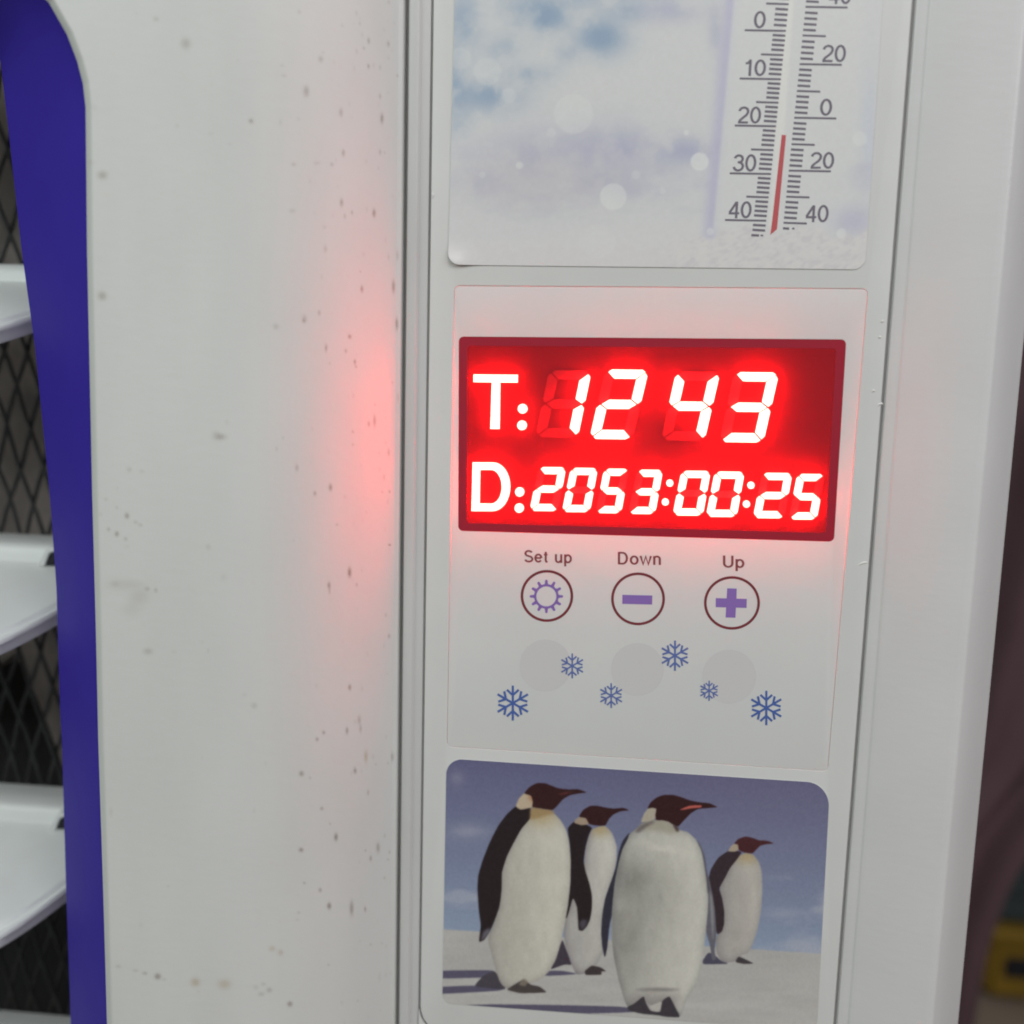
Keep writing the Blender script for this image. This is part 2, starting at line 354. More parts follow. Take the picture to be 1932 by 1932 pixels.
# ------------------------------------------------------------------ louvres
YB, YF = 38.0, .5
xr0 = W(128, 1080, 20)[0] + 7
def louvre(vtop, uref):
    zb = W(uref, vtop, YB + 9)[2]
    xs = np.concatenate([np.linspace(xr0 - 110, xr0 - 26, 14), np.linspace(xr0 - 24, xr0, 22)])
    rows_ = []
    for x in xs:
        q = xr0 - x
        back = .12 * max(0, 46 - q) + (max(0, 22 - q) ** 1.5) * .32     # plan curve of the front edge
        L = max(YB - YF - back, 4.0)
        sag = 0.0
        pr = []
        hbar = 4.2
        pr += [(YB + 9.5, zb - 3.0), (YB + 9.4, zb - .5), (YB + 9, zb), (YB + 4, zb + .1), (YB - .6, zb - .1), (YB - 1.4, zb - .5), (YB - 1.9, zb - 1.2), (YB - 2.2, zb - 2.2), (YB - 2.6, zb - hbar + .4), (YB - 3.9, zb - hbar)]
        ys, zs = YB - 3.9, zb - hbar
        sl = .37
        for t in np.linspace(.08, 1, 14):
            d = (L - 7.5) * t
            crown = 1.1 * math.sin(math.pi * min(1, d / max(L - 7.5, 1)))
            pr.append((ys - d, zs - sl * d + crown * .6))
        ye, ze = ys - (L - 7.5), zs - sl * (L - 7.5)
        pr += [(ye - .5, ze - .9), (ye - 1.0, ze - 1.6), (ye - 1.5, ze - 1.5), (ye - 2.3, ze - 1.35), (ye - 3.0, ze - 1.6), (ye - 3.5, ze - 2.2), (ye - 3.6, ze - 2.9), (ye - 3.05, ze - 3.1), (ye - 2.95, ze - 4.6), (ye - 2.4, ze - 5.0), (ye - 1.0, ze - 3.4)]
        pr += [(ys - 1, zs - 2.2), (YB - 1.0, zs - 2.4), (YB + 9.3, zs - 1.6)]
        rows_.append([(x, y, z) for y, z in pr])
    V = np.array(rows_); n1, n2 = V.shape[:2]
    Fc = []
    for i in range(n1 - 1):
        for j in range(n2):
            a, b_ = i * n2 + j, i * n2 + (j + 1) % n2
            Fc.append((a, b_, b_ + n2, a + n2))
    Fc.append(tuple(range(n2))[::-1]); Fc.append(tuple((n1 - 1) * n2 + j for j in range(n2)))
    o = put('louvre', V.reshape(-1, 3), Fc, 'louvre_plastic', root, smooth=True, sharp=48)
    # pivot socket at the end of the bar
    px, pz = W(86, 1062, YB - 4.6)[0] + 4.6, zb - 2.2
    q = [(px - 4.6, pz - 1.7), (px - 3.4, pz + .9), (px - 2.6, pz + 1.3), (px + 2, pz + 1.3), (px + 2, pz - 1.7)]
    slab('pivot_socket', q, YB - 4.6, YB - 2.0, 'dark_plastic', o)
    # collar moulded round the socket
    q2 = rounded([(px - 6.4, pz - 2.0), (px - 4.2, pz + 2.2), (px + 2, pz + 2.6), (px + 2, pz + 1.4), (px - 2.5, pz + 1.4), (px - 3.6, pz + .9), (px - 4.8, pz - 2.0)], [.4, .8, 0, 0, .3, .3, .3])
    slab('socket_collar', q2, YB - 5.0, YB - 2.2, 'louvre_plastic', o, bevel=.25)
for vt, ur in ((502, 25), (1008, 50), (1481, 60), (1912, 70), (-40, 10)):
    louvre(vt, ur)

# ------------------------------------------------------------------ mesh and pad behind the louvres
YM = 60.0
def zrange(v0, v1, y): return W(60, v0, y)[2], W(60, v1, y)[2]
zt, zb_ = zrange(-260, 2300, YM)
xa, xb = W(-260, 966, YM)[0], W(190, 966, YM)[0]
pad_edge = [(-400, 1330), (-60, 1290), (30, 1230), (75, 1330), (110, 1420), (140, 1520), (240, 1560)]
pad_poly = UV([(-400, -400)] + pad_edge + [(240, -400)], YM + 10)
pad = slab('filter_pad', pad_poly[::-1], YM + 10, YM + 26, 'filter_pad', root)
flt = slab('filter_frame', [(xa - 6, zb_ - 6), (xb + 6, zb_ - 6), (xb + 6, zt + 6), (xa - 6, zt + 6)], YM - 1, YM + 2, 'dark_plastic', root,
           holes=[[(xa, zb_), (xb, zb_), (xb, zt), (xa, zt)]])
def tube(p, q, rad, n=6, wob=.25, segs=28):
    p, q = np.array(p, float), np.array(q, float); V, Fc = [], []
    ax = (q - p) / np.linalg.norm(q - p); s1 = np.cross(ax, (0, 1, 0)); s1 /= np.linalg.norm(s1); s2 = np.cross(ax, s1)
    ph = random.random() * 6
    for i in range(segs + 1):
        c = p + (q - p) * i / segs + s1 * wob * math.sin(i * 1.7 + ph) + np.array([0, .5 * math.sin(i * .9 + ph), 0])
        for j in range(n):
            a = 2 * math.pi * j / n; V.append(c + (s1 * math.cos(a) + s2 * math.sin(a)) * rad)
    for i in range(segs):
        for j in range(n): Fc.append((i * n + j, i * n + (j + 1) % n, (i + 1) * n + (j + 1) % n, (i + 1) * n + j))
    return V, Fc
cw, ch = 6.0, 18.5
slope = ch / cw
for sgn in (1, -1):
    x0 = xa - (zt - zb_) / slope
    k = 0
    while True:
        xs0 = x0 + k * cw + (1.5 if sgn > 0 else 4.0); k += 1
        if xs0 > xb + (zt - zb_) / slope: break
        # x = xs0 + sgn*(z - zb)/slope, clipped to the frame
        pts = []
        z_lo, z_hi = zb_, zt
        if sgn > 0: lo, hi = (xa - xs0) * slope + zb_, (xb - xs0) * slope + zb_
        else: lo, hi = (xs0 - xb) * slope + zb_, (xs0 - xa) * slope + zb_
        z_lo, z_hi = max(z_lo, lo), min(z_hi, hi)
        if z_hi - z_lo < 4: continue
        f = lambda z: xs0 + sgn * (z - zb_) / slope
        V, Fc = tube((f(z_lo), YM + sgn * .45, z_lo), (f(z_hi), YM + sgn * .45, z_hi), .55, segs=max(4, int((z_hi - z_lo) / 6)))
        put('wire', V, Fc, 'wire', flt, smooth=True)
# dark inside of the housing
def boxverts(x0, x1, y0, y1, z0, z1):
    return [(x0, y0, z0), (x1, y0, z0), (x1, y1, z0), (x0, y1, z0), (x0, y0, z1), (x1, y0, z1), (x1, y1, z1), (x0, y1, z1)]
xw = xr0 + 3.5
put('housing_liner', boxverts(xw - 190, xw, 16, 110, zb_ - 30, zt + 30), [(0, 1, 2, 3), (4, 7, 6, 5), (1, 5, 6, 2), (2, 6, 7, 3), (0, 3, 7, 4)], 'liner', root)

# ------------------------------------------------------------------ strip rim, right-hand panel
def extrude_profile(name, prof, zlo, zhi, material, sharp=40, parent=None, nz=12):
    V = []
    for z in np.linspace(zhi, zlo, nz):
        for (x, y) in prof: V.append((x, y, z))
    return put(name, V, grid_faces(nz, len(prof)), material, parent or root, smooth=True, sharp=sharp)
ZT, ZB = W(900, -330, 0)[2], W(900, 2250, 0)[2]
SX0, SX1 = -5.45, 72.3                            # edges of the control strip
rx0 = GX + .75
extrude_profile('seam_rim', [(GX - .2, 2.2), (rx0 - .05, 2.1), (rx0, 1.9), (rx0, -.35), (rx0 + .12, -.62), (rx0 + .35, -.75), (rx0 + 1.55, -.75), (rx0 + 1.78, -.66), (rx0 + 1.95, -.40), (rx0 + 2.2, .05), (SX0 - .75, .22), (SX0 - .5, .42), (SX0 - .46, 1.0), (SX0 - .4, 1.3), (SX0 + .3, 1.45)], ZB, ZT, 'rim_plastic')
xc = W(1816, 1339, -3.0)[0]; xs_ = W(1870, 1339, 5.5)[0]
prof = [(SX1 - .3, 1.45), (SX1 + .56, 1.3), (SX1 + .62, 1.1), (SX1 + .62, .1), (SX1 + .72, -.2), (SX1 + 1.0, -.36), (SX1 + 2.35, -.42), (SX1 + 2.5, -.46), (SX1 + 2.62, -.62), (SX1 + 2.85, -.72)]
for t in np.linspace(.05, 1, 14):
    prof.append((SX1 + 2.85 + (xc - .9 - SX1 - 2.85) * t, -.72 - 2.6 * t - .35 * math.sin(t * 3.1)))
yl = prof[-1][1]
prof += [(xc - .45, yl + .08), (xc - .05, yl + .3), (xc + .25, yl + .62)]
for t in np.linspace(.1, 1, 8): prof.append((xc + .25 + (xs_ - .8 - xc - .25) * t, yl + .62 + (5.0 - yl) * t ** 1.15))
prof += [(xs_ - .25, 6.3), (xs_, 7.6), (xs_ + .15, 12), (xs_ + .2, 60)]
extrude_profile('side_panel', prof, ZB, ZT, 'side_plastic', sharp=30)
# body behind and below, so that the cooler stands on the floor
bx0, bx1 = -170, xs_ - 6
bv = boxverts(bx0, bx1, 116, 240, -H0 + 12, ZT + 60)
put('rear_body', bv, [(0, 1, 2, 3), (4, 7, 6, 5), (0, 4, 5, 1), (1, 5, 6, 2), (2, 6, 7, 3), (3, 7, 4, 0)], 'side_plastic', root)
bv = boxverts(bx0, bx1, 8, 114, -H0 + 12, zb_ - 34)
put('lower_body', bv, [(0, 1, 2, 3), (4, 7, 6, 5), (0, 4, 5, 1), (1, 5, 6, 2), (2, 6, 7, 3), (3, 7, 4, 0)], 'side_plastic', root)

# ------------------------------------------------------------------ control strip
KQ = UV([(858, 539.5), (1637, 545.5), (1561, 1454.5), (844, 1408)], 0)          # keypad overlay
DQ = UV([(865.4, 635), (1597, 640.5), (1573.6, 1022.6), (864.3, 1002)], -.05)     # clock window
zs_bot = W(900, 1953, 0)[2]
strip_poly = rounded([(SX0, ZT), (SX1, ZT), (SX1, zs_bot - 1.5), (SX0, zs_bot)], [0, 0, 5.0, 5.0], 10)
def grow(q, g):
    c = np.mean(np.array(q), axis=0); out = []
    for p in q:
        d = np.array(p) - c; out.append((p[0] + math.copysign(1, d[0]) * g, p[1] + math.copysign(1, d[1]) * g))
    return out
strip = slab('control_strip', strip_poly, 0.0, 4.0, 'strip_plastic', root, holes=[rounded(grow(KQ, .05), 1.0)], bevel=.17)
overlay = slab('keypad_overlay', rounded(KQ, .9), .03, .085, 'overlay_plastic', root, holes=[rounded(DQ, .9)], bevel=.035, back=False)
slab('strip_back', [(SX0 + .5, zs_bot + 2), (SX1 - .5, zs_bot + 2), (SX1 - .5, ZT), (SX0 + .5, ZT)], 5.2, 6.5, 'dark_plastic', root)

# fascia below the strip, following its rounded lower corners with a narrow gap
low = [p for p in strip_poly if p[1] < zs_bot + 4.6]
mid = np.array([(SX0 + SX1) / 2, zs_bot + 30])
arcp = []
for p in low:
    d = np.array([np.sign(p[0] - mid[0]) * max(0, abs(p[0] - mid[0]) - (SX1 - SX0) / 2 + 5), -max(0, zs_bot + 5 - p[1])]); n_ = np.linalg.norm(d) or 1
    arcp.append((p[0] + d[0] / n_ * .38, p[1] + d[1] / n_ * .55))
arcp.sort(key=lambda q: -q[0])
slab('lower_fascia', [(SX0 - .36, ZB), (SX1 + .36, ZB), (SX1 + .36, arcp[0][1])] + arcp + [(SX0 - .36, arcp[-1][1])], .05, 3.0, 'strip_plastic', root)
# clock: base, walls, segments, window
disp = slab('clock_display', grow(DQ, -.12), 2.6, 4.6, 'display_base', root)
# unseen white wedges added under the overlay so the clock's spill dies away with distance
def spill_wedge(name, a0, a1, b0, b1, far0, far1):
    """a: edge at the clock, b: where the slope reaches the overlay, far: outer edge (pairs of (x, z), left and right)"""
    V = [(*a0, 2.5), (*a1, 2.5), (*b1, .46), (*b0, .46), (*far1, .46), (*far0, .46), (*far1, 3.5), (*far0, 3.5), (*a1, 2.58), (*a0, 2.58)]
    V = [(x, y, z) for x, z, y in V]
    return put(name, V, [(0, 1, 2, 3), (3, 2, 4, 5), (5, 4, 6, 7), (7, 6, 8, 9), (9, 8, 1, 0), (0, 3, 5, 7, 9), (1, 8, 6, 4, 2)], 'wedge_white', root)
dT0, dT1, dB1, dB0 = DQ; kT0, kT1, kB1, kB0 = KQ
xA, xB = min(kB0[0], kT0[0]) + .55, kB1[0] - .4
bl_, br_ = W(870, 1235, 0)[2], W(1570, 1265, 0)[2]
spill_wedge('keypad_spill_wedge', (xA, dB0[1] - .1), (xB, dB1[1] - .1), (xA, bl_), (xB, br_), (xA, kB0[1] + .5), (xB, kB1[1] + .5))
spill_wedge('upper_spill_wedge', (xA, dT0[1] + .1), (kT1[0] - .5, dT1[1] + .1), (xA, kT0[1] - .9), (kT1[0] - .5, kT1[1] - .9), (xA, kT0[1] - .3), (kT1[0] - .5, kT1[1] - .3))
slab('window_frame', rounded(grow(DQ, -.02), .9), .045, .065, 'display_wall', disp, holes=[rounded(grow(DQ, -1.55), .5)])
slab('red_window', rounded(grow(DQ, -.03), .9), .075, .085, 'red_window', disp, back=False)
YS = .75                                         # front of the light segments
def seg_uv(poly, name, lit, h=None):
    y0 = YS if lit else 2.35
    slab(name, UV(poly, y0), y0, y0 + (h or (.35 if lit else .2)), 'lit_segment' if lit else 'unlit_segment', disp)
SEG = {'0': 'abcdef', '1': 'bc', '2': 'abged', '3': 'abgcd', '4': 'fgbc', '5': 'afgcd'}
def digit(ch, bl, br, tr, tl, th, tv, gap):
    bl, br, tr, tl = map(np.array, (bl, br, tr, tl))
    wpx = np.linalg.norm(br - bl); hpx = np.linalg.norm(tl - bl)
    def at(x, y):                                  # x from the left, y from the top, in picture units of the upright box
        a, c = x / wpx, y / hpx
        return tuple((tl * (1 - a) + tr * a) * (1 - c) + (bl * (1 - a) + br * a) * c)
    w_, h_, m_ = wpx, hpx, hpx / 2
    g = gap; e = th * .5; f = tv * .5
    P = {
        'a': [(g + .28 * tv, e * .55), (g + .28 * tv + .3 * tv, 0), (w_ - g - .5 * tv, 0), (w_ - g - .18 * tv, e * .5), (w_ - g - tv, th), (g + tv, th)],
        'd': [(g + .28 * tv, h_ - e * .55), (g + .55 * tv, h_), (w_ - g - .6 * tv, h_), (w_ - g - .25 * tv, h_ - e * .5), (w_ - g - tv, h_ - th), (g + tv, h_ - th)],
        'g': [(g + .35 * tv, m_), (g + tv, m_ - e), (w_ - g - tv, m_ - e), (w_ - g - .35 * tv, m_), (w_ - g - tv, m_ + e), (g + tv, m_ + e)],
        'f': [(f * .5, g + .28 * th), (0, g + .6 * th), (0, m_ - g - .35 * th), (f * .6, m_ - g), (tv, m_ - g - e), (tv, g + th)],
        'b': [(w_ - f * .5, g + .28 * th), (w_, g + .6 * th), (w_, m_ - g - .35 * th), (w_ - f * .6, m_ - g), (w_ - tv, m_ - g - e), (w_ - tv, g + th)],
        'e': [(f * .5, h_ - g - .28 * th), (0, h_ - g - .6 * th), (0, m_ + g + .35 * th), (f * .6, m_ + g), (tv, m_ + g + e), (tv, h_ - g - th)],
        'c': [(w_ - f * .5, h_ - g - .28 * th), (w_, h_ - g - .6 * th), (w_, m_ + g + .35 * th), (w_ - f * .6, m_ + g), (w_ - tv, m_ + g + e), (w_ - tv, h_ - g - th)],
    }
    for s, poly in P.items():
        seg_uv([at(*p) for p in poly], 'light_segment' if s in SEG[ch] else 'unlit_segment', s in SEG[ch])
for ch, bl, br, tr, tl in (('1', (1010, 825), (1090, 826), (1116, 700), (1036, 698)), ('2', (1112, 828), (1193, 829), (1224, 698), (1142, 697)),
                           ('4', (1247, 831), (1329, 832), (1359, 702), (1276, 701)), ('3', (1357, 834), (1440, 835), (1470, 703), (1385, 702))):
    digit(ch, bl, br, tr, tl, 17.5, 19, 1.5)
for ch, bl, tr in (('2', (999, 964), (1068, 882)), ('0', (1060, 966), (1128, 883.5)), ('5', (1123, 968), (1187, 885)), ('3', (1185, 969.5), (1251, 887)),
                   ('0', (1269, 972.5), (1341, 889)), ('0', (1332, 975), (1405, 890.5)), ('2', (1421, 977.5), (1495, 893)), ('5', (1488, 980), (1556, 895))):
    digit(ch, bl, (tr[0] - 15, bl[1] + .6), tr, (bl[0] + 17, tr[1] - .6), 13.3, 14.3, 1.1)
def disc(cu, cv, r_, n=28): return [(cu + r_ * math.cos(2 * math.pi * i / n), cv + r_ * math.sin(2 * math.pi * i / n)) for i in range(n)]
for cu, cv, r_ in ((985.9, 771.3, 9), (984.8, 802.6, 9), (980.4, 928.4, 8.6), (979.5, 958.8, 8.6), (1263.8, 911.7, 6.6), (1255.3, 947.3, 6.6), (1417, 915.8, 6.6), (1408.5, 951.2, 6.6)):
    seg_uv(disc(cu, cv, r_), 'colon_dot', True)
seg_uv([(893.3, 706.6), (976.8, 707.2), (976.6, 721.8), (943.6, 721.6), (942.4, 809.5), (925, 809.3), (927.8, 721.4), (893.2, 721)], 'letter_t', True)
dpo, dpi = [(891.7, 872.6), (930, 872.8)], [(905.8, 886.6), (928, 886.8)]
for a in np.linspace(-80, 80, 15):
    t = math.radians(a)
    dpo.append((930 + 32.5 * math.cos(t), 918.5 + 45.8 * math.sin(t))); dpi.append((926.5 + 20 * math.cos(t), 918.5 + 32 * math.sin(t)))
dpo += [(929, 964.6), (889.4, 964.4)]; dpi += [(927, 950.6), (904.6, 950.4)]
slab('letter_d', UV(dpo, YS), YS, YS + .35, 'lit_segment', disp, holes=[UV(dpi, YS)])

# ------------------------------------------------------------------ printing helpers
def stroke(pts, w):
    """flat outline of a straight stroke in picture units"""
    (a, b_), (c, d) = pts; L = math.hypot(c - a, d - b_); nx, ny = -(d - b_) / L * w / 2, (c - a) / L * w / 2
    return [(a + nx, b_ + ny), (c + nx, d + ny), (c - nx, d - ny), (a - nx, b_ - ny)]
def prints(name, polys, y, material, parent, thick=.03):
    """several flat ink shapes of one mark, as one thin relief"""
    V, Fc = [], []
    for poly in polys:
        pts = [W(u, v, y) for u, v in poly]; n = len(pts); k = len(V)
        ar = sum(pts[i][0] * pts[(i + 1) % n][2] - pts[(i + 1) % n][0] * pts[i][2] for i in range(n))
        if ar < 0: pts = pts[::-1]
        V += pts + [p + np.array([0, thick, 0]) for p in pts]
        Fc.append(tuple(range(k, k + n))); 
        for i in range(n): Fc.append((k + i, k + n + i, k + n + (i + 1) % n, k + (i + 1) % n))
    return put(name, V, Fc, material, parent)
def arc(cx, cy, rx, ry, a0, a1, n=14):
    return [(cx + rx * math.cos(math.radians(a0 + (a1 - a0) * i / n)), cy + ry * math.sin(math.radians(a0 + (a1 - a0) * i / n))) for i in range(n + 1)]
GLYPH = {                                          # plain grotesque letterforms as centre lines (advance, strokes); cap height 1, y down
    '0': (.60, [arc(.28, .5, .225, .44, 0, 360, 28)]),
    '1': (.52, [[(.33, 0), (.33, 1)], [(.10, .235), (.20, .215), (.27, .16), (.315, .06)]]),
    '2': (.60, [arc(.29, .285, .225, .225, 185, 360, 14) + [(.50, .38), (.42, .52), (.24, .68), (.12, .80), (.065, .935)], [(.02, .94), (.54, .94)]]),
    '3': (.60, [arc(.285, .27, .20, .205, 190, 405, 14) + [(.36, .455), (.24, .465)], arc(.28, .70, .235, .24, -85, 172, 16)]),
    '4': (.60, [[(.41, 1), (.41, .02)], [(.40, .04), (.05, .66)], [(.01, .71), (.56, .71)]]),
    'S': (.66, [arc(.32, .265, .235, .21, -25, -175, 12) + [(.10, .36), (.20, .455), (.46, .53), (.57, .66)] + arc(.32, .735, .26, .215, -5, 165, 12)]),
    'D': (.72, [[(.08, 0), (.08, 1)], [(.08, .055), (.32, .055)] + arc(.32, .5, .28, .445, -85, 85, 14) + [(.32, .945), (.08, .945)]]),
    'U': (.70, [[(.08, 0), (.08, .62)] + arc(.335, .65, .255, .295, 180, 0, 14) + [(.59, 0)]]),
    'e': (.56, [[(.06, .63), (.46, .63)], arc(.26, .64, .215, .305, -2, -325, 24)]),
    't': (.32, [[(.14, .10), (.14, .82), (.17, .92), (.27, .945)], [(.01, .33), (.26, .33)]]),
    'u': (.57, [[(.07, .28), (.07, .74)] + arc(.235, .74, .165, .205, 180, 60, 10) + [(.43, .80)], [(.45, .28), (.45, 1)]]),
    'p': (.58, [[(.07, .28), (.07, 1.28)], arc(.27, .64, .21, .305, 200, 520, 24)]),
    'o': (.58, [arc(.27, .64, .22, .305, 0, 360, 26)]),
    'w': (.76, [[(.02, .28), (.19, .97), (.36, .32), (.53, .97), (.70, .28)]]),
    'n': (.57, [[(.07, .28), (.07, 1)], [(.07, .52)] + arc(.245, .52, .19, .21, 200, 360, 10) + [(.435, 1)]]),
    ' ': (.30, [])}
def text_print(name, s, box, y, material, parent, shear=0.0, weight=.125, spacing=0.04):
    paths, x = [], 0.0
    for ch in s:
        adv, st = GLYPH[ch]
        paths += [[(px + x, py) for px, py in q] for q in st]; x += adv + spacing
    allp = np.array([p for q in paths for p in q]); h = weight / 2
    x0, x1 = allp[:, 0].min() - h, allp[:, 0].max() + h; y0, y1 = 0.0, 1.0
    (u0, v0, u1, v1, dv) = box                     # left, cap top, right, baseline, drop towards the right
    V, Fc = [], []
    for k, q in enumerate(paths):
        Q = np.array(q, float)
        keep = [0] + [i for i in range(1, len(Q)) if np.linalg.norm(Q[i] - Q[i - 1]) > 1e-4]; Q = Q[keep]
        closed = np.linalg.norm(Q[0] - Q[-1]) < 1e-3
        d = np.diff(Q, axis=0); d /= np.linalg.norm(d, axis=1)[:, None]
        t0 = np.vstack([d[-1:] if closed else d[:1], d]); t1 = np.vstack([d, d[:1] if closed else d[-1:]])
        m = t0 + t1; m /= np.linalg.norm(m, axis=1)[:, None]
        nrm = np.column_stack([-m[:, 1], m[:, 0]]); sc = 1 / np.maximum((nrm * np.column_stack([-t1[:, 1], t1[:, 0]])).sum(1), .55)
        j = len(V)
        for p, nn, c in zip(Q, nrm, sc):
            for sg in (1, -1):
                a = p + nn * h * c * sg
                xx = (a[0] - x0) / (x1 - x0); yy = a[1]
                V.append(W(u0 + (u1 - u0) * xx + shear * (1 - yy) * (v1 - v0), v0 + (v1 - v0) * yy + dv * xx, y - .002 * k))
        for i in range(len(Q) - 1): Fc.append((j + 2 * i, j + 2 * i + 1, j + 2 * i + 3, j + 2 * i + 2))
    return put(name, V, Fc, material, parent)

# buttons
YP = .0
def ring(cu, cv, rx, ry, th):
    n = 56; V, Fc = [], []
    for k, (a, c) in enumerate(((rx, ry), (rx - th, ry - th))):
        for i in range(n): V.append(W(cu + a * math.cos(2 * math.pi * i / n), cv + c * math.sin(2 * math.pi * i / n), YP))
    for i in range(n): Fc.append((i, (i + 1) % n, n + (i + 1) % n, n + i))
    return V, Fc
buttons = []
for nm, cu, cv, rx, ry, cap, box in (('set_up_button', 1031.9, 1124.3, 49.6, 49, 'Set up', (989, 1038, 1079, 1060.5, 2)), ('down_button', 1203.8, 1129.9, 50.8, 49.8, 'Down', (1165.7, 1041.5, 1247, 1064.5, 1.5)),
                                     ('up_button', 1381, 1137.5, 52.8, 50.5, 'Up', (1364, 1048, 1404.5, 1070.5, 1))):
    V, Fc = ring(cu, cv, rx, ry, 4.9)
    b_ = put(nm, V, Fc, 'ink_maroon', root); buttons.append(b_)
    text_print('caption', cap, box, YP, 'ink_caption', b_, spacing=.09, weight=.148)
gp = []
gc = (1030.8, 1125.2)
def gear():
    n = 96; V, Fc = [], []
    for k, R_ in enumerate((23.2, 18.8)):
        for i in range(n): V.append(W(gc[0] + R_ * math.cos(2 * math.pi * i / n), gc[1] + R_ * math.sin(2 * math.pi * i / n), YP))
    for i in range(n): Fc.append((i, (i + 1) % n, n + (i + 1) % n, n + i))
    for k in range(12):
        a = math.pi / 6 * k; ca, sa = math.cos(a), math.sin(a); j = len(V)
        prof_ = [(22.6, -3.6), (25.5, -2.6), (29.5, -2.5), (31.2, -1.5), (31.6, 0), (31.2, 1.5), (29.5, 2.5), (25.5, 2.6), (22.6, 3.6)]
        V += [W(gc[0] + ca * p - sa * q, gc[1] + sa * p + ca * q, YP) for p, q in prof_]
        Fc.append(tuple(range(j, j + 9)))
    return V, Fc
V, Fc = gear(); put('gear_icon', V, Fc, 'ink_violet', buttons[0])
prints('minus_icon', [[(1174.3, 1122.3), (1230.7, 1123.6), (1230.3, 1140.6), (1174, 1139.3)]], YP, 'ink_violet', buttons[1])
prints('plus_icon', [[(1350.5, 1128.5), (1371, 1129), (1372, 1110), (1390, 1110.5), (1389.5, 1129.5), (1409, 1130), (1408.5, 1147), (1388.5, 1146.5), (1387.5, 1165.5), (1369, 1165), (1370, 1146), (1350.3, 1145.5)]], YP, 'ink_violet', buttons[2])
# snowflakes
def snowflake(cu, cv, R_, material):
    polys = []
    w_ = max(R_ * .125, 2.6)
    for k in range(6):
        a = math.pi / 3 * k - math.pi / 2; ca, sa = math.cos(a), math.sin(a)
        f = lambda p, q: (cu + (ca * p - sa * q), cv + (sa * p + ca * q))
        polys.append(stroke((f(0, 0), f(R_, 0)), w_))
        for s in (-1, 1):
            polys.append(stroke((f(R_ * .45, 0), f(R_ * .76, s * R_ * .34)), w_))
    V, Fc = [], []
    for i, poly in enumerate(polys):
        k = len(V); V += [W(u, v, YP - .003 * i) for u, v in poly]; Fc.append((k, k + 1, k + 2, k + 3))
    return put('snowflake', V, Fc, material, root)
for cu, cv, R_, mm_ in ((967.5, 1326.5, 33, 'ink_blue'), (1079.6, 1256.4, 23.5, 'ink_blue_pale'), (1273.5, 1237, 28.5, 'ink_blue_pale'), (1153.1, 1312.4, 23.5, 'ink_blue_pale'), (1337.9, 1303.3, 19, 'ink_blue_pale'), (1445.8, 1335.7, 32.5, 'ink_blue')):
    snowflake(cu, cv, R_, mm_)
for cu, cv, r_ in ((1029.3, 1255.6, 49), (1202.7, 1263, 50), (1376, 1276.6, 51)):
    V = [W(u, v, .015) for u, v in disc(cu, cv, r_, 48)]; put('touch_pad', V, [tuple(range(48))], 'shade_grey', root)

# ------------------------------------------------------------------ printed stickers (picture as a fine colour grid)
def vnoise(u, v, sc, seed, oct_=4):
    out = np.zeros_like(u, float); amp, tot = 1.0, 0.0
    rg = np.random.RandomState(seed)
    for o in range(oct_):
        T = rg.rand(64, 64); x, y = u / sc * 2 ** o + rg.rand() * 50, v / sc * 2 ** o + rg.rand() * 50
        xi, yi = np.floor(x).astype(int), np.floor(y).astype(int); fx, fy = x - xi, y - yi
        fx, fy = fx * fx * (3 - 2 * fx), fy * fy * (3 - 2 * fy)
        g = lambda i, j: T[(yi + j) % 64, (xi + i) % 64]
        out += amp * ((g(0, 0) * (1 - fx) + g(1, 0) * fx) * (1 - fy) + (g(0, 1) * (1 - fx) + g(1, 1) * fx) * fy); tot += amp; amp *= .5
    return out / tot
def sstep(a, b_, x):
    t = np.clip((x - a) / (b_ - a), 0, 1); return t * t * (3 - 2 * t)
def inpoly(U, V_, poly, soft=0.0):
    """coverage of a smooth closed outline (Chaikin-smoothed) on the raster"""
    P = np.array(poly, float)
    for k in (.86, .75):
        Q = np.roll(P, -1, axis=0); P = np.stack([P * k + Q * (1 - k), P * (1 - k) + Q * k], 1).reshape(-1, 2)
    res = np.zeros(U.shape)
    x0, x1, y0, y1 = P[:, 0].min() - 2, P[:, 0].max() + 2, P[:, 1].min() - 2, P[:, 1].max() + 2
    c0, c1 = np.searchsorted(U[0], [x0, x1]); r0, r1 = np.searchsorted(V_[:, 0], [y0, y1])
    if c1 <= c0 or r1 <= r0: return res
    du = U[0, 1] - U[0, 0]; dv = V_[1, 0] - V_[0, 0]
    acc = np.zeros((r1 - r0, c1 - c0))
    for oy in (-.33, 0, .33):
        for i in range(r0, r1):
            y = V_[i, 0] + oy * dv
            A, B = P, np.roll(P, -1, axis=0)
            m_ = (A[:, 1] > y) != (B[:, 1] > y)
            if not m_.any(): continue
            xs = np.sort(A[m_, 0] + (y - A[m_, 1]) * (B[m_, 0] - A[m_, 0]) / (B[m_, 1] - A[m_, 1]))
            for a, c in zip(xs[::2], xs[1::2]):
                acc[i - r0] += np.clip((U[0, c0:c1] - a) / du + .5, 0, 1) * np.clip((c - U[0, c0:c1]) / du + .5, 0, 1)
    res[r0:r1, c0:c1] = np.clip(acc / 3, 0, 1)
    if soft: res = blur(res, int(soft))
    return res
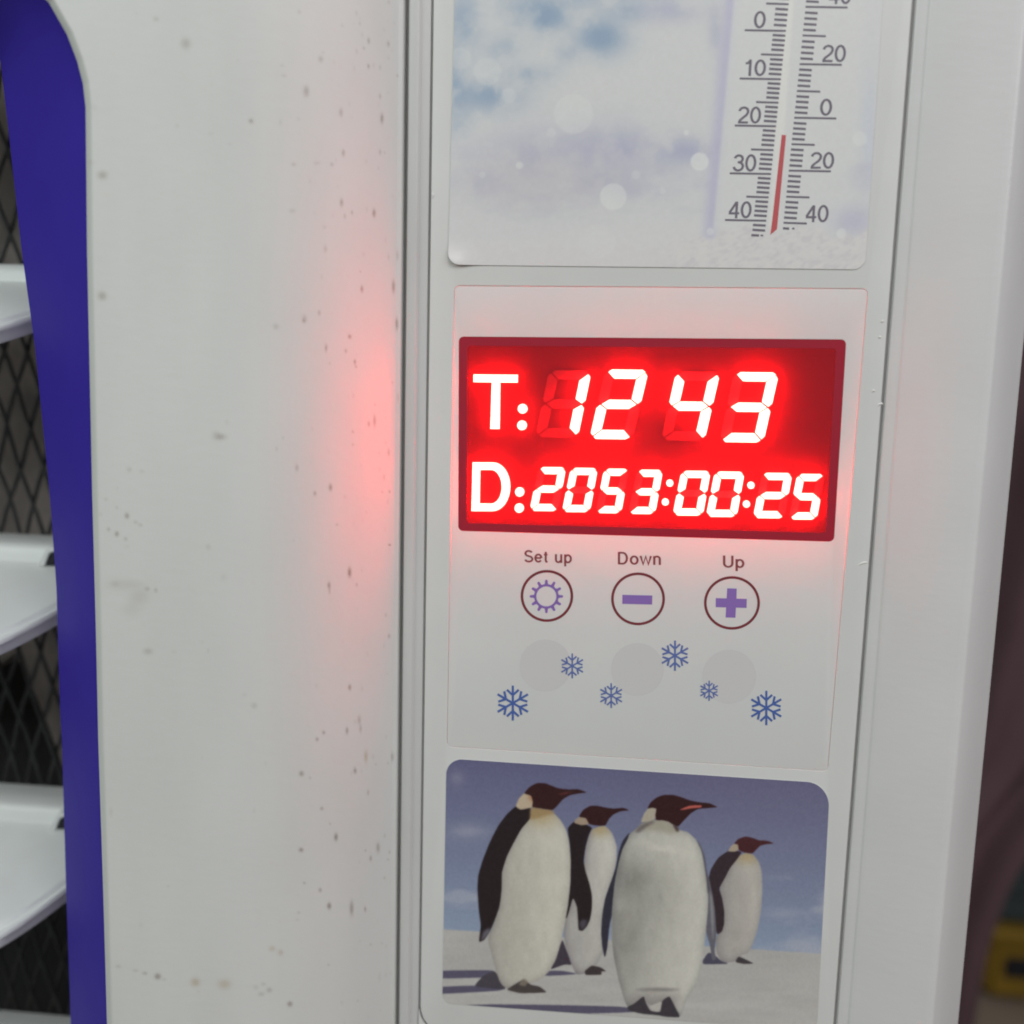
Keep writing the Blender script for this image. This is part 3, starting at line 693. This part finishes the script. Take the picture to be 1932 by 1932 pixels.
def blur(a, n):
    for _ in range(2):
        for ax in (0, 1):
            k = np.cumsum(np.pad(a, [(n + 1, n) if i == ax else (0, 0) for i in (0, 1)], mode='edge'), axis=ax)
            sl1 = [slice(None)] * 2; sl2 = [slice(None)] * 2
            sl1[ax] = slice(2 * n + 1, None); sl2[ax] = slice(0, -(2 * n + 1))
            a = (k[tuple(sl1)] - k[tuple(sl2)]) / (2 * n + 1)
    return a
def picture_sheet(name, corners, rad, y, shade, step, expo, parent_mat='print', curl=None):
    """rounded sheet whose front carries shade(U, V) -> display colours; corners TL TR BR BL in picture units"""
    TL, TR, BR, BL = [np.array(c, float) for c in corners]
    nu = int(np.linalg.norm(TR - TL) / step); nv = int(np.linalg.norm(BL - TL) / step)
    A, B = np.meshgrid(np.linspace(0, 1, nu), np.linspace(0, 1, nv))
    G = (TL[None, None] * ((1 - A) * (1 - B))[..., None] + TR * (A * (1 - B))[..., None] + BR * (A * B)[..., None] + BL * ((1 - A) * B)[..., None])
    # round the corners by pulling the rim in
    wU, hV = np.linalg.norm(TR - TL), np.linalg.norm(BL - TL)
    X, Y = A * wU, B * hV
    for (cx, cy, sx, sy, r_) in ((0, 0, 1, 1, rad[0]), (wU, 0, -1, 1, rad[1]), (wU, hV, -1, -1, rad[2]), (0, hV, 1, -1, rad[3])):
        if r_ <= 0: continue
        dx, dy = r_ - sx * (X - cx), r_ - sy * (Y - cy)
        m_ = (dx > 0) & (dy > 0)
        d2 = np.hypot(dx, dy); mxx = np.maximum(dx, dy)
        k = np.where(m_, mxx / np.maximum(d2, 1e-6), 1)
        X = np.where(m_, cx + sx * (r_ - dx * k), X); Y = np.where(m_, cy + sy * (r_ - dy * k), Y)
    A, B = X / wU, Y / hV
    G = (TL[None, None] * ((1 - A) * (1 - B))[..., None] + TR * (A * (1 - B))[..., None] + BR * (A * B)[..., None] + BL * ((1 - A) * B)[..., None])
    # raster in picture units, then sampled at the vertices
    us = np.arange(G[..., 0].min() - 3, G[..., 0].max() + 3, 1.0); vs = np.arange(G[..., 1].min() - 3, G[..., 1].max() + 3, 1.0)
    U, V_ = np.meshgrid(us, vs)
    img = shade(U, V_)
    fx = (G[..., 0] - us[0]); fy = (G[..., 1] - vs[0]); ix_, iy_ = np.floor(fx).astype(int), np.floor(fy).astype(int); fx, fy = (fx - ix_)[..., None], (fy - iy_)[..., None]
    c = (img[iy_, ix_] * (1 - fx) + img[iy_, ix_ + 1] * fx) * (1 - fy) + (img[iy_ + 1, ix_] * (1 - fx) + img[iy_ + 1, ix_ + 1] * fx) * fy
    alb = np.clip(lin(c) / expo, 0, .9)
    D = C_F[None, None] + C_R * ((G[..., 0:1] - 966) / F_U) + C_D * ((G[..., 1:2] - 966) / F_U)
    P = CAM + D * ((y - CAM[1]) / D[..., 1:2])
    if curl:                                        # a corner that has come unstuck
        cu_, cv_, ru_, rv_, h_ = curl; P[..., 1] -= h_ * np.exp(-(((G[..., 0] - cu_) / ru_) ** 2 + ((G[..., 1] - cv_) / rv_) ** 2))
    V1 = P.reshape(-1, 3); nV, nU = G.shape[:2]
    Fg = grid_faces(nV, nU)
    # rim of the sheet
    rim = list(range(nU)) + [i * nU + nU - 1 for i in range(1, nV)] + [(nV - 1) * nU + j for j in range(nU - 2, -1, -1)] + [i * nU for i in range(nV - 2, 0, -1)]
    k0 = len(V1); Vr = V1[rim] + np.array([0, .16, 0]); n = len(rim)
    Vall = np.vstack([V1, V1[rim], Vr]); rimc = np.full((2 * n, 3), .6)
    i = np.arange(n); j = (i + 1) % n
    Fr = np.column_stack([k0 + j, k0 + i, k0 + n + i, k0 + n + j])
    return put(name, Vall, np.vstack([Fg[:, ::-1], Fr[:, ::-1]]), parent_mat, root, cols=np.vstack([alb.reshape(-1, 3), rimc]), smooth=True, sharp=40)

def shade_sky(U, V_):
    rgb = lambda *c: np.array(c, float)
    base = np.ones(U.shape + (3,)) * rgb(190, 190, 190)
    n1 = vnoise(U, V_, 150, 5); n2 = vnoise(U * .6, V_ * 1.5, 90, 9); n3 = vnoise(U, V_, 60, 12)
    def lay(col, w): 
        nonlocal base
        base = base * (1 - w[..., None]) + rgb(*col) * w[..., None]
    n4 = vnoise(U, V_, 38, 44, 5)
    for (cu, cv, ru, rv, s) in ((874, 40, 36, 52, .62), (1022, 30, 60, 32, .9), (1134, 70, 48, 36, .85), (1185, 22, 34, 18, .5), (1005, 138, 52, 20, .62), (922, 180, 66, 34, .7), (862, 160, 26, 60, .6), (955, 95, 40, 26, .42), (868, 245, 24, 24, .3), (1075, 100, 40, 20, .3), (1090, -30, 160, 40, .6)):
        w = s * np.exp(-(((U - cu) / ru) ** 2 + ((V_ - cv) / rv) ** 2)) * (.5 + .7 * sstep(.3, .66, n4))
        lay((132, 150, 171), np.clip(w, 0, .95))
    for (cu, cv, ru, rv, s) in ((1020, 295, 95, 42, .55), (1165, 285, 92, 38, .75), (1295, 285, 60, 26, .7), (1180, 345, 110, 26, .55), (905, 345, 60, 26, .45), (1260, 20, 60, 24, .5), (1350, 60, 14, 60, .4)):
        w = s * np.exp(-(((U - cu) / ru) ** 2 + ((V_ - cv) / rv) ** 2)) * (.4 + .9 * sstep(.3, .65, n4))
        lay((160, 161, 180), np.clip(w, 0, .9))
    lav = sstep(.45, .68, n2) * np.exp(-((V_ - 320 + .10 * (U - 1200)) / 90) ** 2)
    lay((168, 167, 182), np.clip(lav * .45, 0, .6))
    lay((176, 172, 176), .5 * np.exp(-(((U - 1010) / 160) ** 2 + ((V_ - 340) / 60) ** 2)))
    snow = sstep(0, 26, V_ - (395 + 40 * sstep(1330, 900, U) + 14 * n3))
    lay((194, 193, 192), .6 * snow)
    # thermometer body
    xl_ = 1369 - (V_ / 445) * 40
    lay((168, 166, 188), .7 * np.exp(-((U - xl_ - 10) / 14) ** 2) * sstep(462, 440, V_))
    inside = sstep(0, 8, U - xl_ - 12) * sstep(1652 - V_ * .07, 1612 - V_ * .07, U) * sstep(455, 425, V_ + 10 * n3)
    lay((193, 193, 192), .75 * inside)
    lay((170, 169, 186), .75 * np.exp(-(((U - 1610) / 40) ** 2 + ((V_ - 418) / 28) ** 2)))
    lay((178, 182, 194), .5 * np.exp(-(((U - 1640) / 16) ** 2 + ((V_ - 250) / 120) ** 2)))
    # tube
    tu = 1490 - (V_ / 445) * 33
    lay((203, 201, 197), .8 * np.exp(-((U - tu) / 9) ** 4) * sstep(440, 420, V_))
    # drifting snow at the foot
    top = 462 - 30 * sstep(1240, 1400, U) + 6 * np.sin(U / 19) + 6 * np.sin(U / 7.3) + 10 * sstep(1500, 1600, U)
    foot = sstep(-6, 8, V_ - top)
    lay((193, 190, 190), .9 * foot)
    grain = vnoise(U + V_ * .6, V_ * 1.3, 9, 21, 3)
    lay((172, 166, 170), .28 * foot * sstep(.5, .75, grain) * sstep(1200, 1320, U))
    lay((200, 195, 191), .4 * foot * sstep(.55, .3, grain) * sstep(1200, 1320, U))
    for (cu, cv, r_, s) in ((1157, 371, 25, .5), (1082, 215, 37, .28), (1320, 305, 17, .7), (920, 135, 26, .2), (868, 110, 20, .2), (1130, 455, 32, .15), (1622, 262, 14, .4), (1587, 440, 9, .5), (980, 312, 7, .5), (1340, 437, 7, .5), (1295, 250, 5, .6),
                             (1410, 310, 5, .4), (960, 180, 14, .25), (1040, 250, 9, .25), (1200, 330, 8, .25), (1250, 360, 6, .3), (910, 330, 6, .3)):
        lay((204, 205, 202), s * sstep(r_ + 2, r_ - 2, np.hypot(U - cu, V_ - cv)))
    return np.clip(base + (vnoise(U, V_, 6, 31, 2)[..., None] - .5) * 4, 0, 255)

therm = picture_sheet('thermometer_sticker', ((866.5, -330), (1687.5, -330), (1632, 508.5), (845.5, 499.5)), (0, 0, 24, 24), -.16, shade_sky, 2.2, .68, curl=(846, 500, 34, 24, .75))
YT = -.185
K6 = .2772
def c6(x, y): return (1271.9 + x * K6, y * K6)
def tick(a, b_, w_): prints('tick_mark', [stroke((c6(*a), c6(*b_)), w_)], YT, 'ink_grey', therm, thick=.02)
for i in range(-14, 44):                           # left scale: 0 at i=0
    y = np.interp(i, [-20, -10, 0, 10, 20, 30, 40, 44], [-530, -155, 208, 537, 857, 1182, 1500, 1634])
    if y > 1604 or y < -420: continue
    R_ = 780 - (y - 20) * .1037
    if i % 10 == 0: ln, w_ = 280, 3.8
    elif i % 5 == 0: ln, w_ = 152, 3.8
    else: ln, w_ = 86, 4.5
    if y < 1590: tick((R_ - ln, y - 3), (R_, y + 2), w_)
    else:
        tick((R_ - 90, y), (R_ - 38, y + 2), w_); tick((R_ - 28, y + 2), (R_ - 10, y + 2), 3.2)
for i in range(-12, 43):
    y = np.interp(i, [-12, 0, 10, 20, 30, 40, 43], [-410, 48, 438, 803, 1163, 1518, 1624])
    if y > 1560: continue
    L_ = 895 - (y - 45) * .102
    if i % 10 == 0 and i < 40: ln, w_ = 286, 3.8
    elif i % 5 == 0: ln, w_ = 158, 3.8
    else: ln, w_ = 86, 4.5
    if y < 1540: tick((L_, y - 2), (L_ + ln, y + 3), w_)
    else:
        tick((L_, y), (L_ + 42, y + 3), w_); tick((L_ + 62, y + 2), (L_ + 78, y + 2), 3.4)
for s, x0, x1, y0, y1 in (('0', 540, 620, 75, 192), ('10', 474, 622, 405, 517), ('20', 427, 588, 725, 840), ('30', 396, 556, 1050, 1167), ('40', 362, 524, 1370, 1485),
                          ('40', 1042, 1203, -88, 27), ('20', 1000, 1166, 305, 422), ('0', 990, 1072, 672, 787), ('20', 920, 1086, 1035, 1148), ('40', 886, 1048, 1395, 1512), ('10', 500, 650, -300, -180)):
    (u0, v0), (u1, v1) = c6(x0, y0), c6(x1, y1)
    text_print('numeral', s, (u0, v0, u1, v1, 0), YT, 'ink_grey', therm, shear=.06, weight=.13)
prints('red_column', [[c6(733, 918), c6(762, 920), c6(700, 1560), c6(655, 1598), c6(668, 1500)]], YT, 'ink_red', therm, thick=.02)

# penguins
K4 = .2723
o4, o5 = (803.3, 1405.8), (1104.6, 1405.8)
def T4(l): return [(o4[0] + x * K4, o4[1] + y * K4) for x, y in l]
def T5(l): return [(o5[0] + x * K4, o5[1] + y * K4) for x, y in l]
def shade_penguins(U, V_):
    rgb = lambda c: np.array(c, float)
    hz = 1753 + (U - 833) * (46 / 710)
    g = np.clip((V_ - 1430) / (hz - 1430), 0, 1)[..., None]
    sky = rgb((85, 84, 112)) * (1 - g) + rgb((121, 133, 153)) * g
    warm = sstep(900, 1500, U)[..., None]
    sky = sky * (1 - .25 * warm * (1 - g)) + rgb((96, 84, 104)) * .25 * warm * (1 - g)
    n = vnoise(U * .7, V_ * 1.4, 70, 3)
    cl = .35 * np.exp(-(((U - 888) / 40) ** 2 + ((V_ - 1572) / 18) ** 2)) + .25 * np.exp(-(((U - 862) / 14) ** 2 + ((V_ - 1465) / 18) ** 2)) + .35 * np.exp(-(((U - 1480) / 36) ** 2 + ((V_ - 1722) / 9) ** 2)) + .3 * sstep(.5, .8, n) * sstep(1560, 1700, V_)
    sky = sky + (rgb((160, 158, 165)) - sky) * np.clip(cl * n * 2, 0, .6)[..., None]
    sn = vnoise(U * .4, V_ * 2, 30, 8)
    snow = np.ones_like(sky) * rgb((153, 150, 147)) + ((sn - .5) * 14)[..., None] + (sstep(1760, 1930, V_) * 6)[..., None]
    img = np.where((V_ > hz)[..., None], snow, sky)
    m_ = sstep(-1.5, 1.5, V_ - hz)[..., None]; img = sky * (1 - m_) + snow * m_
    def fill(poly, col, soft=0, a=1.0):
        nonlocal img
        w = inpoly(U, V_, poly, soft)[..., None] * a
        c = col if isinstance(col, np.ndarray) else rgb(col)
        img = img * (1 - w) + c * w
    def belly(poly, light, dark, cu, wd_, yell=None):
        """white front with its printed shading: darker to one side and below the chest"""
        w = inpoly(U, V_, poly)
        e = blur(w, 9)
        t = np.clip((e - .45) / .55, 0, 1) ** .8
        s = .55 * t + .45 * sstep(cu - wd_, cu + wd_, U)
        c = rgb(dark) * (1 - s[..., None]) + rgb(light) * s[..., None]
        c = c + ((vnoise(U, V_ * .5, 12, 17, 3) - .5) * 12)[..., None]
        if yell:
            yu, yv, ru, rv = yell
            k = np.exp(-(((U - yu) / ru) ** 2 + ((V_ - yv) / rv) ** 2))[..., None] * .75
            c = c * (1 - k) + rgb((152, 134, 98)) * k
        fill(poly, c)
    DK, HD = (34, 27, 30), (46, 25, 27)
    SH = (78, 74, 92)
    # long shadows on the snow
    fill(T4([(60, 1562), (480, 1558), (480, 1600), (380, 1612), (60, 1620)]), SH)
    fill(T4([(60, 1676), (330, 1664), (550, 1690), (500, 1704), (60, 1728)]), SH)
    fill(T4([(250, 1803), (450, 1795), (900, 1800), (1390, 1812), (1475, 1850), (1100, 1862), (850, 1845), (500, 1820)]), SH)
    fill(T4([(800, 1600), (850, 1563), (950, 1563), (1060, 1586), (940, 1596)]), SH)
    # B
    fill(T4([(860, 1558), (900, 1490), (945, 1340), (975, 1420), (1015, 1525), (960, 1520)]), (58, 52, 62))
    belly(T4([(1150, 580), (1240, 556), (1290, 605), (1325, 700), (1322, 800), (1295, 920), (1262, 1020), (1232, 1150), (1225, 1300), (1240, 1400), (1212, 1470), (1170, 1545), (1100, 1585), (1045, 1592), (1018, 1540), (985, 1450), (955, 1320), (968, 1200), (1000, 1070), (1095, 850), (1108, 700)]),
          (178, 175, 166), (118, 114, 116), o4[0] + 1180 * K4, 40, (o4[0] + 1205 * K4, o4[1] + 585 * K4, 22, 14))
    fill(T4([(980, 575), (1030, 525), (1100, 545), (1155, 572), (1130, 620), (1108, 700), (1093, 800), (1105, 870), (1132, 950), (1152, 1040), (1152, 1130), (1140, 1205), (1118, 1255), (1085, 1290), (1058, 1282), (1054, 1220), (1048, 1120), (1020, 1055), (1000, 1125), (980, 1195), (962, 1205), (1000, 1000), (1003, 850), (1000, 700)]), DK)
    fill(T4([(1060, 1230), (1090, 1205), (1120, 1215), (1110, 1262), (1080, 1285)]), (86, 84, 96), 2, .6)
    fill(T4([(1040, 512), (1080, 490), (1112, 506), (1135, 548), (1080, 556), (1025, 538)]), (140, 124, 108))
    fill(T4([(1058, 498), (1090, 448), (1140, 420), (1190, 420), (1240, 432), (1300, 440), (1370, 434), (1412, 452), (1350, 458), (1300, 480), (1270, 510), (1245, 560), (1180, 558), (1130, 548), (1110, 505)]), HD)
    fill(T4([(1100, 1565), (1150, 1525), (1215, 1540), (1252, 1568), (1215, 1568), (1222, 1592), (1105, 1595)]), (56, 48, 50))
    # A
    fill(T4([(330, 1672), (400, 1595), (480, 1562), (525, 1640), (560, 1695), (440, 1685)]), (62, 58, 66))
    belly(T4([(820, 452), (885, 468), (935, 520), (972, 585), (992, 660), (1005, 800), (1002, 950), (987, 1100), (962, 1250), (932, 1380), (900, 1485), (850, 1575), (790, 1628), (710, 1655), (620, 1675), (555, 1688), (515, 1645), (485, 1560), (457, 1450), (428, 1345), (448, 1290), (478, 1220), (508, 1120), (523, 1000), (523, 880), (540, 800), (585, 700), (635, 610), (695, 535), (735, 470)]),
          (176, 172, 161), (130, 126, 122), o4[0] + 700 * K4, 70, (o4[0] + 805 * K4, o4[1] + 490 * K4, 28, 20))
    fill(T4([(625, 420), (560, 480), (500, 560), (440, 680), (393, 800), (363, 900), (357, 1000), (367, 1150), (382, 1250), (366, 1368), (405, 1352), (440, 1300), (472, 1230), (512, 1120), (527, 1000), (527, 880), (562, 770), (602, 690), (662, 580), (728, 505), (730, 430)]), DK)
    fill(T4([(385, 1340), (400, 1290), (440, 1265), (450, 1290), (410, 1340), (380, 1360)]), (110, 108, 118), 2, .7)
    fill(T4([(725, 425), (820, 438), (880, 450), (890, 478), (820, 490), (760, 510), (722, 520)]), (138, 116, 84), 2)
    fill(T4([(682, 332), (735, 345), (745, 400), (738, 430), (700, 440), (655, 448), (622, 425), (645, 370)]), (162, 146, 126))
    fill(T4([(700, 345), (740, 345), (745, 400), (720, 390)]), (150, 108, 84), 2, .7)
    fill(T4([(735, 430), (742, 392), (730, 350), (678, 336), (720, 288), (770, 262), (825, 263), (870, 280), (912, 298), (980, 307), (1060, 305), (1118, 329), (1060, 335), (1000, 346), (950, 375), (912, 420), (880, 452), (815, 442)]), HD)
    fill(T4([(900, 345), (960, 330), (1030, 322), (960, 340)]), (112, 56, 54), 1, .8)
    fill(T4([(555, 1695), (620, 1655), (680, 1620), (725, 1660), (790, 1672), (842, 1714), (760, 1718), (650, 1720)]), (64, 58, 58))
    fill(T4([(640, 1660), (680, 1612), (712, 1640), (690, 1672)]), (118, 110, 98), 1, .8)
    # D
    fill(T5([(812, 1492), (850, 1436), (890, 1448), (940, 1496), (1000, 1516), (812, 1520)]), (66, 64, 78))
    belly(T5([(1060, 768), (1110, 747), (1160, 757), (1202, 808), (1222, 880), (1227, 1000), (1217, 1150), (1192, 1280), (1152, 1400), (1122, 1445), (1080, 1455), (1050, 1495), (980, 1508), (940, 1495), (908, 1440), (903, 1330), (940, 1290), (958, 1220), (955, 1100), (930, 1000), (940, 960), (980, 880), (1020, 810)]),
          (164, 159, 152), (122, 118, 118), o5[0] + 1090 * K4, 45, (o5[0] + 1120 * K4, o5[1] + 775 * K4, 22, 14))
    fill(T5([(985, 735), (1040, 730), (1085, 740), (1052, 790), (1002, 850), (962, 930), (925, 992), (947, 1060), (962, 1150), (962, 1240), (947, 1292), (912, 1315), (898, 1250), (888, 1150), (868, 1020), (853, 920), (868, 860), (920, 778)]), (48, 38, 44))
    fill(T5([(985, 737), (1018, 688), (1055, 683), (1070, 715), (1042, 738)]), (148, 134, 118))
    fill(T5([(1028, 682), (1060, 648), (1110, 632), (1160, 643), (1202, 660), (1260, 662), (1310, 682), (1250, 687), (1212, 696), (1182, 726), (1158, 752), (1100, 745), (1060, 727), (1058, 690)]), (62, 32, 36))
    fill(T5([(1035, 1504), (1060, 1462), (1105, 1482), (1170, 1514), (1100, 1518)]), (58, 52, 56))
    # C
    fill(T5([(305, 605), (260, 660), (232, 740), (212, 850), (177, 950), (138, 1060), (117, 1180), (110, 1300), (118, 1400), (136, 1475), (152, 1400), (167, 1250), (190, 1150), (215, 1050), (225, 950), (250, 820), (275, 720), (310, 640)]), (50, 50, 62))
    fill(T5([(775, 645), (818, 740), (833, 860), (858, 930), (883, 1050), (898, 1150), (908, 1300), (893, 1430), (908, 1485), (878, 1495), (862, 1380), (835, 1300), (830, 1050), (820, 930), (800, 800)]), (88, 86, 94))
    fill(T5([(860, 1000), (880, 1060), (890, 1200), (885, 1380), (868, 1200)]), (128, 126, 128), 1, .8)
    belly(T5([(480, 522), (530, 517), (590, 530), (645, 588), (705, 600), (762, 648), (803, 730), (823, 830), (843, 950), (851, 1050), (848, 1150), (833, 1300), (818, 1450), (793, 1600), (752, 1685), (702, 1760), (672, 1850), (655, 1885), (600, 1830), (560, 1765), (520, 1785), (460, 1805), (400, 1770), (340, 1795), (288, 1815), (258, 1730), (222, 1600), (192, 1450), (178, 1300), (187, 1100), (200, 960), (218, 850), (240, 740), (280, 640), (340, 588), (400, 535)]),
          (178, 175, 166), (116, 115, 113), o5[0] + 500 * K4, 110)
    wB = inpoly(U, V_, T5([(280, 640), (340, 588), (480, 522), (590, 530), (705, 600), (803, 730), (843, 950), (848, 1150), (793, 1600), (702, 1760), (258, 1730), (192, 1450), (187, 1100), (240, 740)]))
    dk = .20 * np.exp(-(((U - 1188) / 40) ** 2 + ((V_ - 1655 - .25 * (U - 1188)) / 34) ** 2)) + .16 * np.exp(-(((U - 1180) / 40) ** 2 + ((V_ - 1770) / 75) ** 2)) + .10 * np.exp(-(((U - 1245) / 60) ** 2 + ((V_ - 1700) / 60) ** 2))
    dk = dk * (.85 + .5 * (vnoise(U, V_ * .6, 14, 77, 3) - .5))
    img = img * (1 - (dk * wB)[..., None])
    rag = vnoise(U * 1.3, V_ * 2.2, 16, 55, 4)
    lit_ = .5 * np.exp(-(((V_ - (1590 + .22 * (U - 1240) + 16 * rag)) / 7) ** 2)) * np.exp(-((U - 1250) / 38) ** 2) * wB
    img = img + (rgb((188, 184, 174)) - img) * lit_[..., None]
    fill(T5([(305, 605), (258, 660), (230, 740), (210, 850), (175, 950), (136, 1060), (115, 1180), (108, 1300), (116, 1400), (134, 1478), (152, 1400), (160, 1250), (178, 1150), (192, 1050), (203, 950), (228, 820), (256, 720), (296, 645)]), (44, 43, 54))
    fill(T5([(770, 645), (815, 735), (826, 820), (838, 930), (848, 1040), (858, 1000), (840, 880), (826, 760)]), (62, 58, 66), 1, .8)
    fill(T5([(370, 575), (400, 535), (480, 515), (560, 515), (600, 540), (650, 600), (600, 620), (520, 600), (430, 590)]), (138, 132, 118), 4, .8)
    fill(T5([(340, 600), (380, 555), (470, 520), (480, 535), (420, 570), (370, 610)]), (88, 80, 80), 2, .8)
    fill(T5([(600, 548), (640, 565), (650, 600), (630, 600)]), (70, 56, 54), 1)
    fill(T5([(330, 1692), (500, 1682), (680, 1692), (560, 1705), (400, 1702)]), (96, 92, 92), 2, .8)
    fill(T5([(270, 1750), (330, 1720), (640, 1722), (660, 1760), (600, 1840), (300, 1810)]), (122, 116, 116), 8, .6)
    fill(T5([(386, 522), (408, 470), (438, 434), (492, 438), (494, 480), (478, 518), (430, 530), (386, 534)]), (150, 142, 128))
    fill(T5([(492, 440), (460, 434), (428, 442), (448, 400), (490, 364), (540, 345), (610, 345), (660, 359), (720, 382), (790, 397), (860, 402), (920, 431), (850, 436), (780, 442), (730, 472), (682, 522), (642, 566), (600, 548), (575, 530), (530, 520), (488, 522), (484, 480)]), HD)
    fill(T5([(650, 449), (720, 419), (805, 416), (805, 432), (730, 438), (680, 448)]), (162, 82, 74))
    fill(T5([(286, 1815), (340, 1790), (404, 1735), (420, 1790), (450, 1842), (520, 1852), (530, 1770), (582, 1735), (625, 1820), (660, 1888), (560, 1884), (500, 1872), (400, 1864), (300, 1842)]), (54, 50, 56))
    fill(T5([(436, 1812), (534, 1772), (516, 1832), (490, 1850)]), (160, 156, 150))
    return np.clip(blur3(img) + (vnoise(U, V_, 3, 41, 1)[..., None] - .5) * 6, 8, 235)
def blur3(img): return np.stack([.5 * img[..., i] + .5 * blur(img[..., i], 1) for i in range(3)], -1)
picture_sheet('penguin_sticker', ((842.5, 1431), (1566, 1478), (1541, 1945), (834.5, 1893)), (30, 44, 20, 20), -.10, shade_penguins, 1.25, .57)

# small moulding nicks along the right edge of the strip
for (cu, cv, a, ln) in ((1648, 737, .3, 8), (1661, 762, .5, 12), (1628, 1062, .35, 20), (1660, 636, .2, 6), (1665, 606, .3, 6), (817, 368, 1.4, 10)):
    V, Fc = [], []
    ca, sa = math.cos(a), -math.sin(a)
    pts_ = []
    for t in np.linspace(-1, 1, 9):
        for s in (-1, 0, 1):
            p = W(cu + ca * t * ln / 2 - sa * s * 2.2, cv + sa * t * ln / 2 + ca * s * 2.2 + 2.5 * t * t, 0)
            p = p + np.array([0, -.28 * (1 - t * t) if s == 0 else .02, 0]); pts_.append(p)
    put('moulding_nick', np.array(pts_), grid_faces(9, 3), 'chip', root, smooth=True)

# ================================================================== what shows behind, to the right
def mput(name, V, Fc, material, smooth=False): return put(name, np.array(V, float), Fc, material, None, smooth, mm=False)
BOXF = [(0, 3, 2, 1), (4, 5, 6, 7), (0, 1, 5, 4), (1, 2, 6, 5), (2, 3, 7, 6), (3, 0, 4, 7)]
fl = mput('floor', [(-3, -3, 0), (4, -3, 0), (4, 3.2, 0), (-3, 3.2, 0)], [(0, 1, 2, 3)], 'floor'); fl['kind'] = 'structure'
wl = mput('wall', [(-3, 2.4, 0), (4, 2.4, 0), (4, 2.4, 2.8), (-3, 2.4, 2.8)], [(0, 1, 2, 3)], 'dark_wall'); wl['kind'] = 'structure'
def WM(u, v, ymm): 
    p = W(u, v, ymm); return (p[0] * .001, p[1] * .001, (p[2] + H0) * .001)
def soft_box(name, x0, x1, y0, y1, z0, z1, material, bev=.012):
    bm = bmesh.new()
    vs = [bm.verts.new(v) for v in boxverts(x0, x1, y0, y1, z0, z1)]
    for f in BOXF: bm.faces.new([vs[i] for i in f])
    bmesh.ops.bevel(bm, geom=list(bm.edges), offset=bev, segments=3, affect='EDGES')
    bmesh.ops.recalc_face_normals(bm, faces=bm.faces); bm.verts.index_update()
    V = [tuple(v.co) for v in bm.verts]; Fc = [[v.index for v in f.verts] for f in bm.faces]; bm.free()
    return V, Fc


def bput(name, box, material, parent, bev=.006):
    V, Fc = soft_box(name, *box, material, bev)
    return put(name, np.array(V), Fc, material, parent, smooth=True, sharp=50, mm=False)
cx0, cy0 = .379, .79
crate = empty('yellow_crate', (cx0 + .18, cy0 + .12, 0))
tag(crate, 'out-of-focus yellow crate standing on the floor under the teal box', 'crate')
bput('crate_body', (cx0 + .004, cx0 + .36, cy0 + .004, cy0 + .25, .004, .060), 'yellow', crate)
bput('crate_rim', (cx0, cx0 + .364, cy0, cy0 + .254, .0605, .074), 'yellow', crate, .004)
bput('hand_hole', (cx0 + .018, cx0 + .046, cy0 + .0005, cy0 + .006, .028, .047), 'hole_dark', crate, .001)  # solid dark block, its colour stands for the shade inside the hole
tb = empty('teal_box', (cx0 + .18, cy0 + .12, .0745))
tag(tb, 'out-of-focus dark teal box on the yellow crate', 'box')
bput('box_body', (cx0 + .002, cx0 + .34, cy0 + .012, cy0 + .24, .0745, .108), 'teal', tb)
bput('box_lid', (cx0 - .001, cx0 + .343, cy0 + .009, cy0 + .243, .1085, .120), 'teal', tb, .004)
# pale bundle on the teal box
V, Fc = [], []
nA, nB = 28, 16
for i in range(nB + 1):
    th = math.pi * i / nB
    for j in range(nA):
        ph = 2 * math.pi * j / nA
        k = 1 + .10 * math.sin(3 * ph + 2 * th) + .06 * math.sin(7 * ph - 3 * th)
        V.append((cx0 + .112 + .085 * k * math.sin(th) * math.cos(ph), cy0 + .12 + .08 * k * math.sin(th) * math.sin(ph), .1205 + .040 + .040 * math.cos(th) * (1 + .05 * math.sin(5 * ph))))
for i in range(nB):
    for j in range(nA): Fc.append((i * nA + j, (i + 1) * nA + j, (i + 1) * nA + (j + 1) % nA, i * nA + (j + 1) % nA))
o = put('pale_bundle', np.array(V), Fc, 'pale', None, smooth=True, mm=False)
tag(o, 'pale pinkish cloth bundle at the right frame edge above the teal box', 'bundle')
# dark cloth hanging just behind the right edge of the cooler, its hem drawn in to the left
ng, nh = 60, 40
V = []
for i in range(nh):
    t = i / (nh - 1); v = 600 + 1650 * t
    ur = np.interp(v, [600, 1400, 1600, 1680, 1800, 1930, 2250], [2500, 2150, 1948, 1904, 1866, 1845, 1820])
    pr = W(ur, v, 430); pl = np.array([95.0, 430, pr[2]])
    for j in range(ng):
        a = j / (ng - 1); p = pl * (1 - a) + pr * a
        p[1] += 9 * math.sin(a * 16 + .6 * math.sin(t * 5)) + 4 * math.sin(a * 37 + 2 * t)
        V.append(p)
V = np.array(V); n0 = len(V)
Vb = V + np.array([0, 3.0, 0]); Fg = grid_faces(nh, ng)
rim = list(range(ng)) + [i * ng + ng - 1 for i in range(1, nh)] + [(nh - 1) * ng + j for j in range(ng - 2, -1, -1)] + [i * ng for i in range(nh - 2, 0, -1)]
i_ = np.array(rim); j_ = np.roll(i_, -1)
o = put('dark_cloth', np.vstack([V, Vb]), np.vstack([Fg, Fg[:, ::-1] + n0, np.column_stack([j_, i_, i_ + n0, j_ + n0])]), 'dark_cloth', None, smooth=True, sharp=60)
tag(o, 'dark maroon cloth hanging behind the right edge of the cooler', 'cloth')
